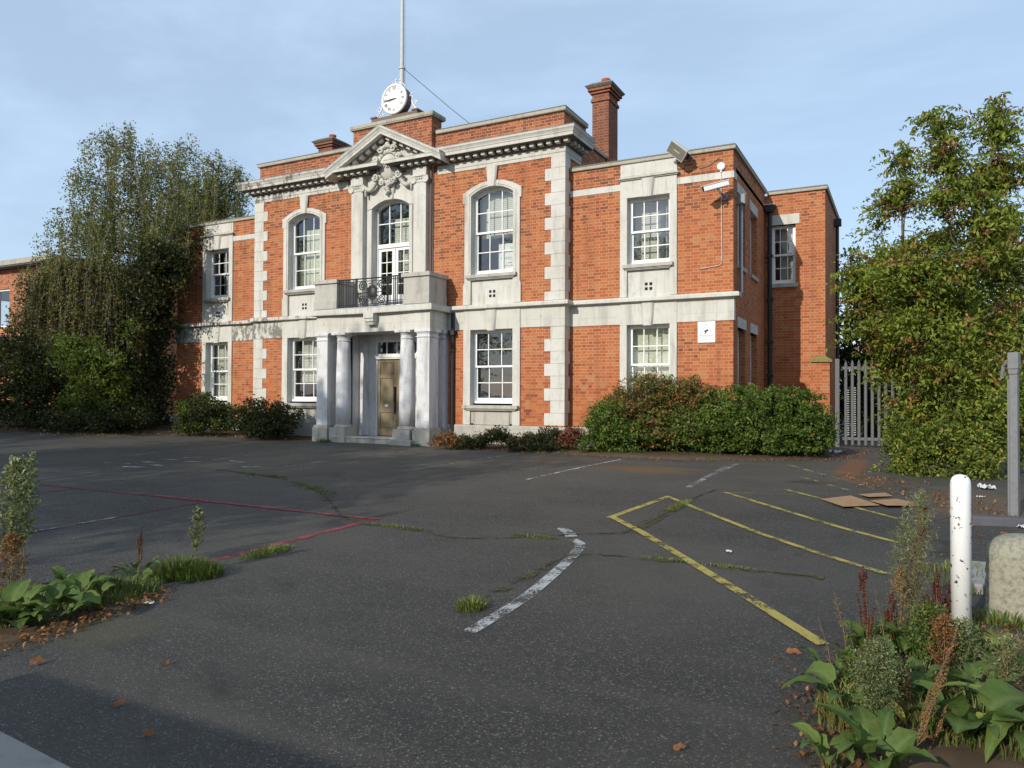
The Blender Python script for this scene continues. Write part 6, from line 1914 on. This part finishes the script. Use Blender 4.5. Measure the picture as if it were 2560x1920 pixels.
tall_weed("grey-green tip weed just behind the tall left weed", 6.45, -13.15, 1.02, (.02, .06), .07, 'lf_weed', 900, .03, asp=.3, nb=30, z0=.4, shape='spindle')
tall_weed("dark rusty dead weed below the tall yellow weed", 6.66, -13.35, .44, (.02, .0), .12, 'lf_rust', 900, .025, asp=.4, nb=26, shape='spindle', z0=.05)
tall_weed("slender pale green weed rising from the round grass tuft", 7.22, -12.22, .52, (.03, .02), .065, 'lf_weed', 1100, .024, asp=.35, nb=34, shape='spindle', z0=.32)
grass("round bright grass tuft on the end of the red line", 7.18, -12.35, .20, .24, 900, .17)
grass("darker grass tuft just right of the bright round one", 7.36, -12.30, .20, .20, 800, .15, tint=(.0, .6))
grass("straggling grass among the left broad leaves", 7.32, -13.05, .28, .40, 800, .15, tint=(.2, .8))
grass("thin grass at the left edge of the photo", 6.9, -13.45, .4, .4, 700, .12)
grass("rusty grass tuft along the red line", 7.25, -11.45, .12, .30, 420, .08)
grass("isolated grass tuft on open tarmac beside the white curve", 9.76, -12.03, .10, .12, 460, .085, tint=(.4, 1.0))
grass("grass strip across the white curved line", 9.12, -9.72, .26, .05, 260, .04)
grass("brown-green grass strip crossing the yellow line", 9.93, -7.3, .07, .55, 460, .055, tint=(.5, 1.0))
grass("grass along the curved crack near the portico side", 4.7, -8.1, .9, .16, 420, .05, rz=R(-28), tint=(.1, .7))
grass("grass along the far end of the curved crack", 2.9, -7.35, .8, .10, 260, .05, rz=R(-8), tint=(.1, .7))
grass("grass at the crack corner beside the red corner", 7.6, -9.92, .42, .06, 260, .04, tint=(.4, 1.0))
grass("moss-green tuft in the far right crack", 10.55, -10.08, .22, .05, 160, .035, tint=(.5, 1.0))
grass("small tuft further along the right crack", 11.1, -10.10, .25, .05, 160, .035, tint=(.6, 1.0))
grass("green weed tuft at the kerb right of the portico", 3.0, -1.15, .30, .12, 260, .14, tint=(.1, .7))
grass("weed tuft growing at the left portico pier", -1.35, -1.12, .25, .10, 200, .14, tint=(.1, .7))
grass("tuft at the edge of the right portico step block", 1.6, -1.1, .15, .08, 120, .10, tint=(.1, .7))

def litter(name, line, width, n, mat_, size=.05):
    P_ = resample(line, .1)
    C = []
    for _ in range(n):
        a = P_[int(rng.integers(len(P_)))]
        x, y = a[0] + rng.normal() * width, a[1] + rng.normal() * width
        C.append((x, y, gz(x, y) + .012 + rng.uniform(0, .02)))
    o = leaves(name, np.array(C), size, rng.uniform(0, 1, n), M[mat_], None, asp=.6, up=4.0, fold=.2)
    tag(o, kind="stuff")
litter("leaf_litter", [on_ground(*p)[:2] for p in ((1085, 1119), (1200, 1124), (1480, 1142), (1700, 1152), (2070, 1152), (2180, 1130))], .16, 900, 'lf_rust', .038)
litter("leaf_litter", [on_ground(*p)[:2] for p in ((2190, 1195), (2240, 1225), (2320, 1245), (2440, 1262), (2540, 1310))], .30, 420, 'lf_rust', .042)
litter("leaf_litter", [on_ground(*p)[:2] for p in ((2110, 1690), (2100, 1800), (2090, 1915), (2250, 1750), (2420, 1800), (2540, 1760), (2450, 1560))], .16, 800, 'lf_rust', .035)
litter("leaf_litter", [on_ground(*p)[:2] for p in ((400, 1490), (330, 1520), (240, 1548), (130, 1588), (20, 1625))], .07, 260, 'lf_rust', .035)
litter("leaf_litter", [on_ground(*p)[:2] for p in ((120, 1086), (300, 1088), (440, 1086), (620, 1094), (760, 1098))], .22, 500, 'lf_seed', .05)

# fallen leaves: one shape, copied
lfm = thing("fallen_leaf", "dry brown fallen leaf lying on the tarmac", "leaf", (8.95, -14.0, .0), "fallen leaves on the tarmac")
V_, Fc, At, Av = [], [], [], []
dock_leaf(V_, Fc, At, Av, (-.05, 0, .006), 0, .25, .11, .55, .5, .5, .3)
bl_ = np_mesh("blade", np.array(V_), np.array(Fc), M['lf_rust'], lfm, {'tint': np.clip(np.array(At), 0, 1)}, True)
spots = [on_ground(*p) for p in ((370, 1846), (300, 1768), (95, 1662), (62, 1598), (110, 1588), (95, 1603), (415, 1662), (215, 1530), (300, 1540), (340, 1520), (250, 1528), (270, 1545), (2260, 1660), (1960, 1720), (1985, 1640), (1700, 1880), (2480, 1500), (2510, 1340), (2450, 1345), (2240, 1215), (2160, 1190), (2130, 1200), (2200, 1226), (2350, 1240), (2420, 1262), (2080, 1150), (1960, 1148), (1880, 1146), (1800, 1148), (1510, 1150), (1240, 1108))]
for i, (x, y, z) in enumerate(spots):
    o = lfm if i == 0 else lfm.copy()
    if i:
        col.objects.link(o)
        c = bl_.copy(); col.objects.link(c); c.parent = o
    o.location = (x, y, z + .012)
    s_ = random.uniform(.5, .95)
    o.scale = (s_, s_ * random.uniform(.6, 1), s_)
    o.rotation_euler = (random.uniform(-.2, .2), random.uniform(-.2, .2), random.uniform(0, 6.28))

# ------------------------------------------------------------------ street behind the photographer: what shades the yard
def street_tree(label, x, y, h, r_, K):
    b = (x, y, -.05)
    es = [(np.array([x, y, h - r_ * 1.15]), np.array([r_, r_, r_ * 1.15]), 1.0), (np.array([x + r_ * .5, y + .4, h - r_ * 1.7]), np.array([r_ * .8, r_ * .8, r_ * .7]), 1.0), (np.array([x - r_ * .55, y - .3, h - r_ * 1.8]), np.array([r_ * .8, r_ * .8, r_ * .7]), 1.0)]
    tree("street_tree", label, "tree", [b, (x, y, h * .3), (x + .1, y, h * .55), (x, y, h * .8)], es, K, 26, .32, .24, M['lf_ash'], M['bark'], r0=.2, asp=.6, up=.6, shell=.6, twig=.5)
street_tree("tall street tree across the road with dense crown", -5.2, -22.5, 13.2, 3.0, 330)
street_tree("broad lower street tree across the road", -12.8, -22.0, 10.8, 3.6, 330)
street_tree("middling street tree across the road nearest the yard entrance", .2, -22.5, 10.6, 2.9, 270)
street_tree("far tall street tree across the road beyond the others", -17.6, -22.3, 14.2, 3.9, 420)
street_tree("furthest street tree across the road", -25.5, -22.0, 12.5, 4.0, 320)
bw = thing("unseen_shadow_wall", "unseen long brick wall with stone coping, added to cast the foreground shadow", "wall", (7.5, -18.45, 0))  # unseen wall, added only to throw the shadow across the near tarmac
MB().box(0, 9, 0, .25, -.05, 1.86).build("wall_body", M['brick'], bw)
MB().box(-.04, 9.04, -.04, .29, 1.862, 1.93).build("coping", M['stone_dark'], bw)
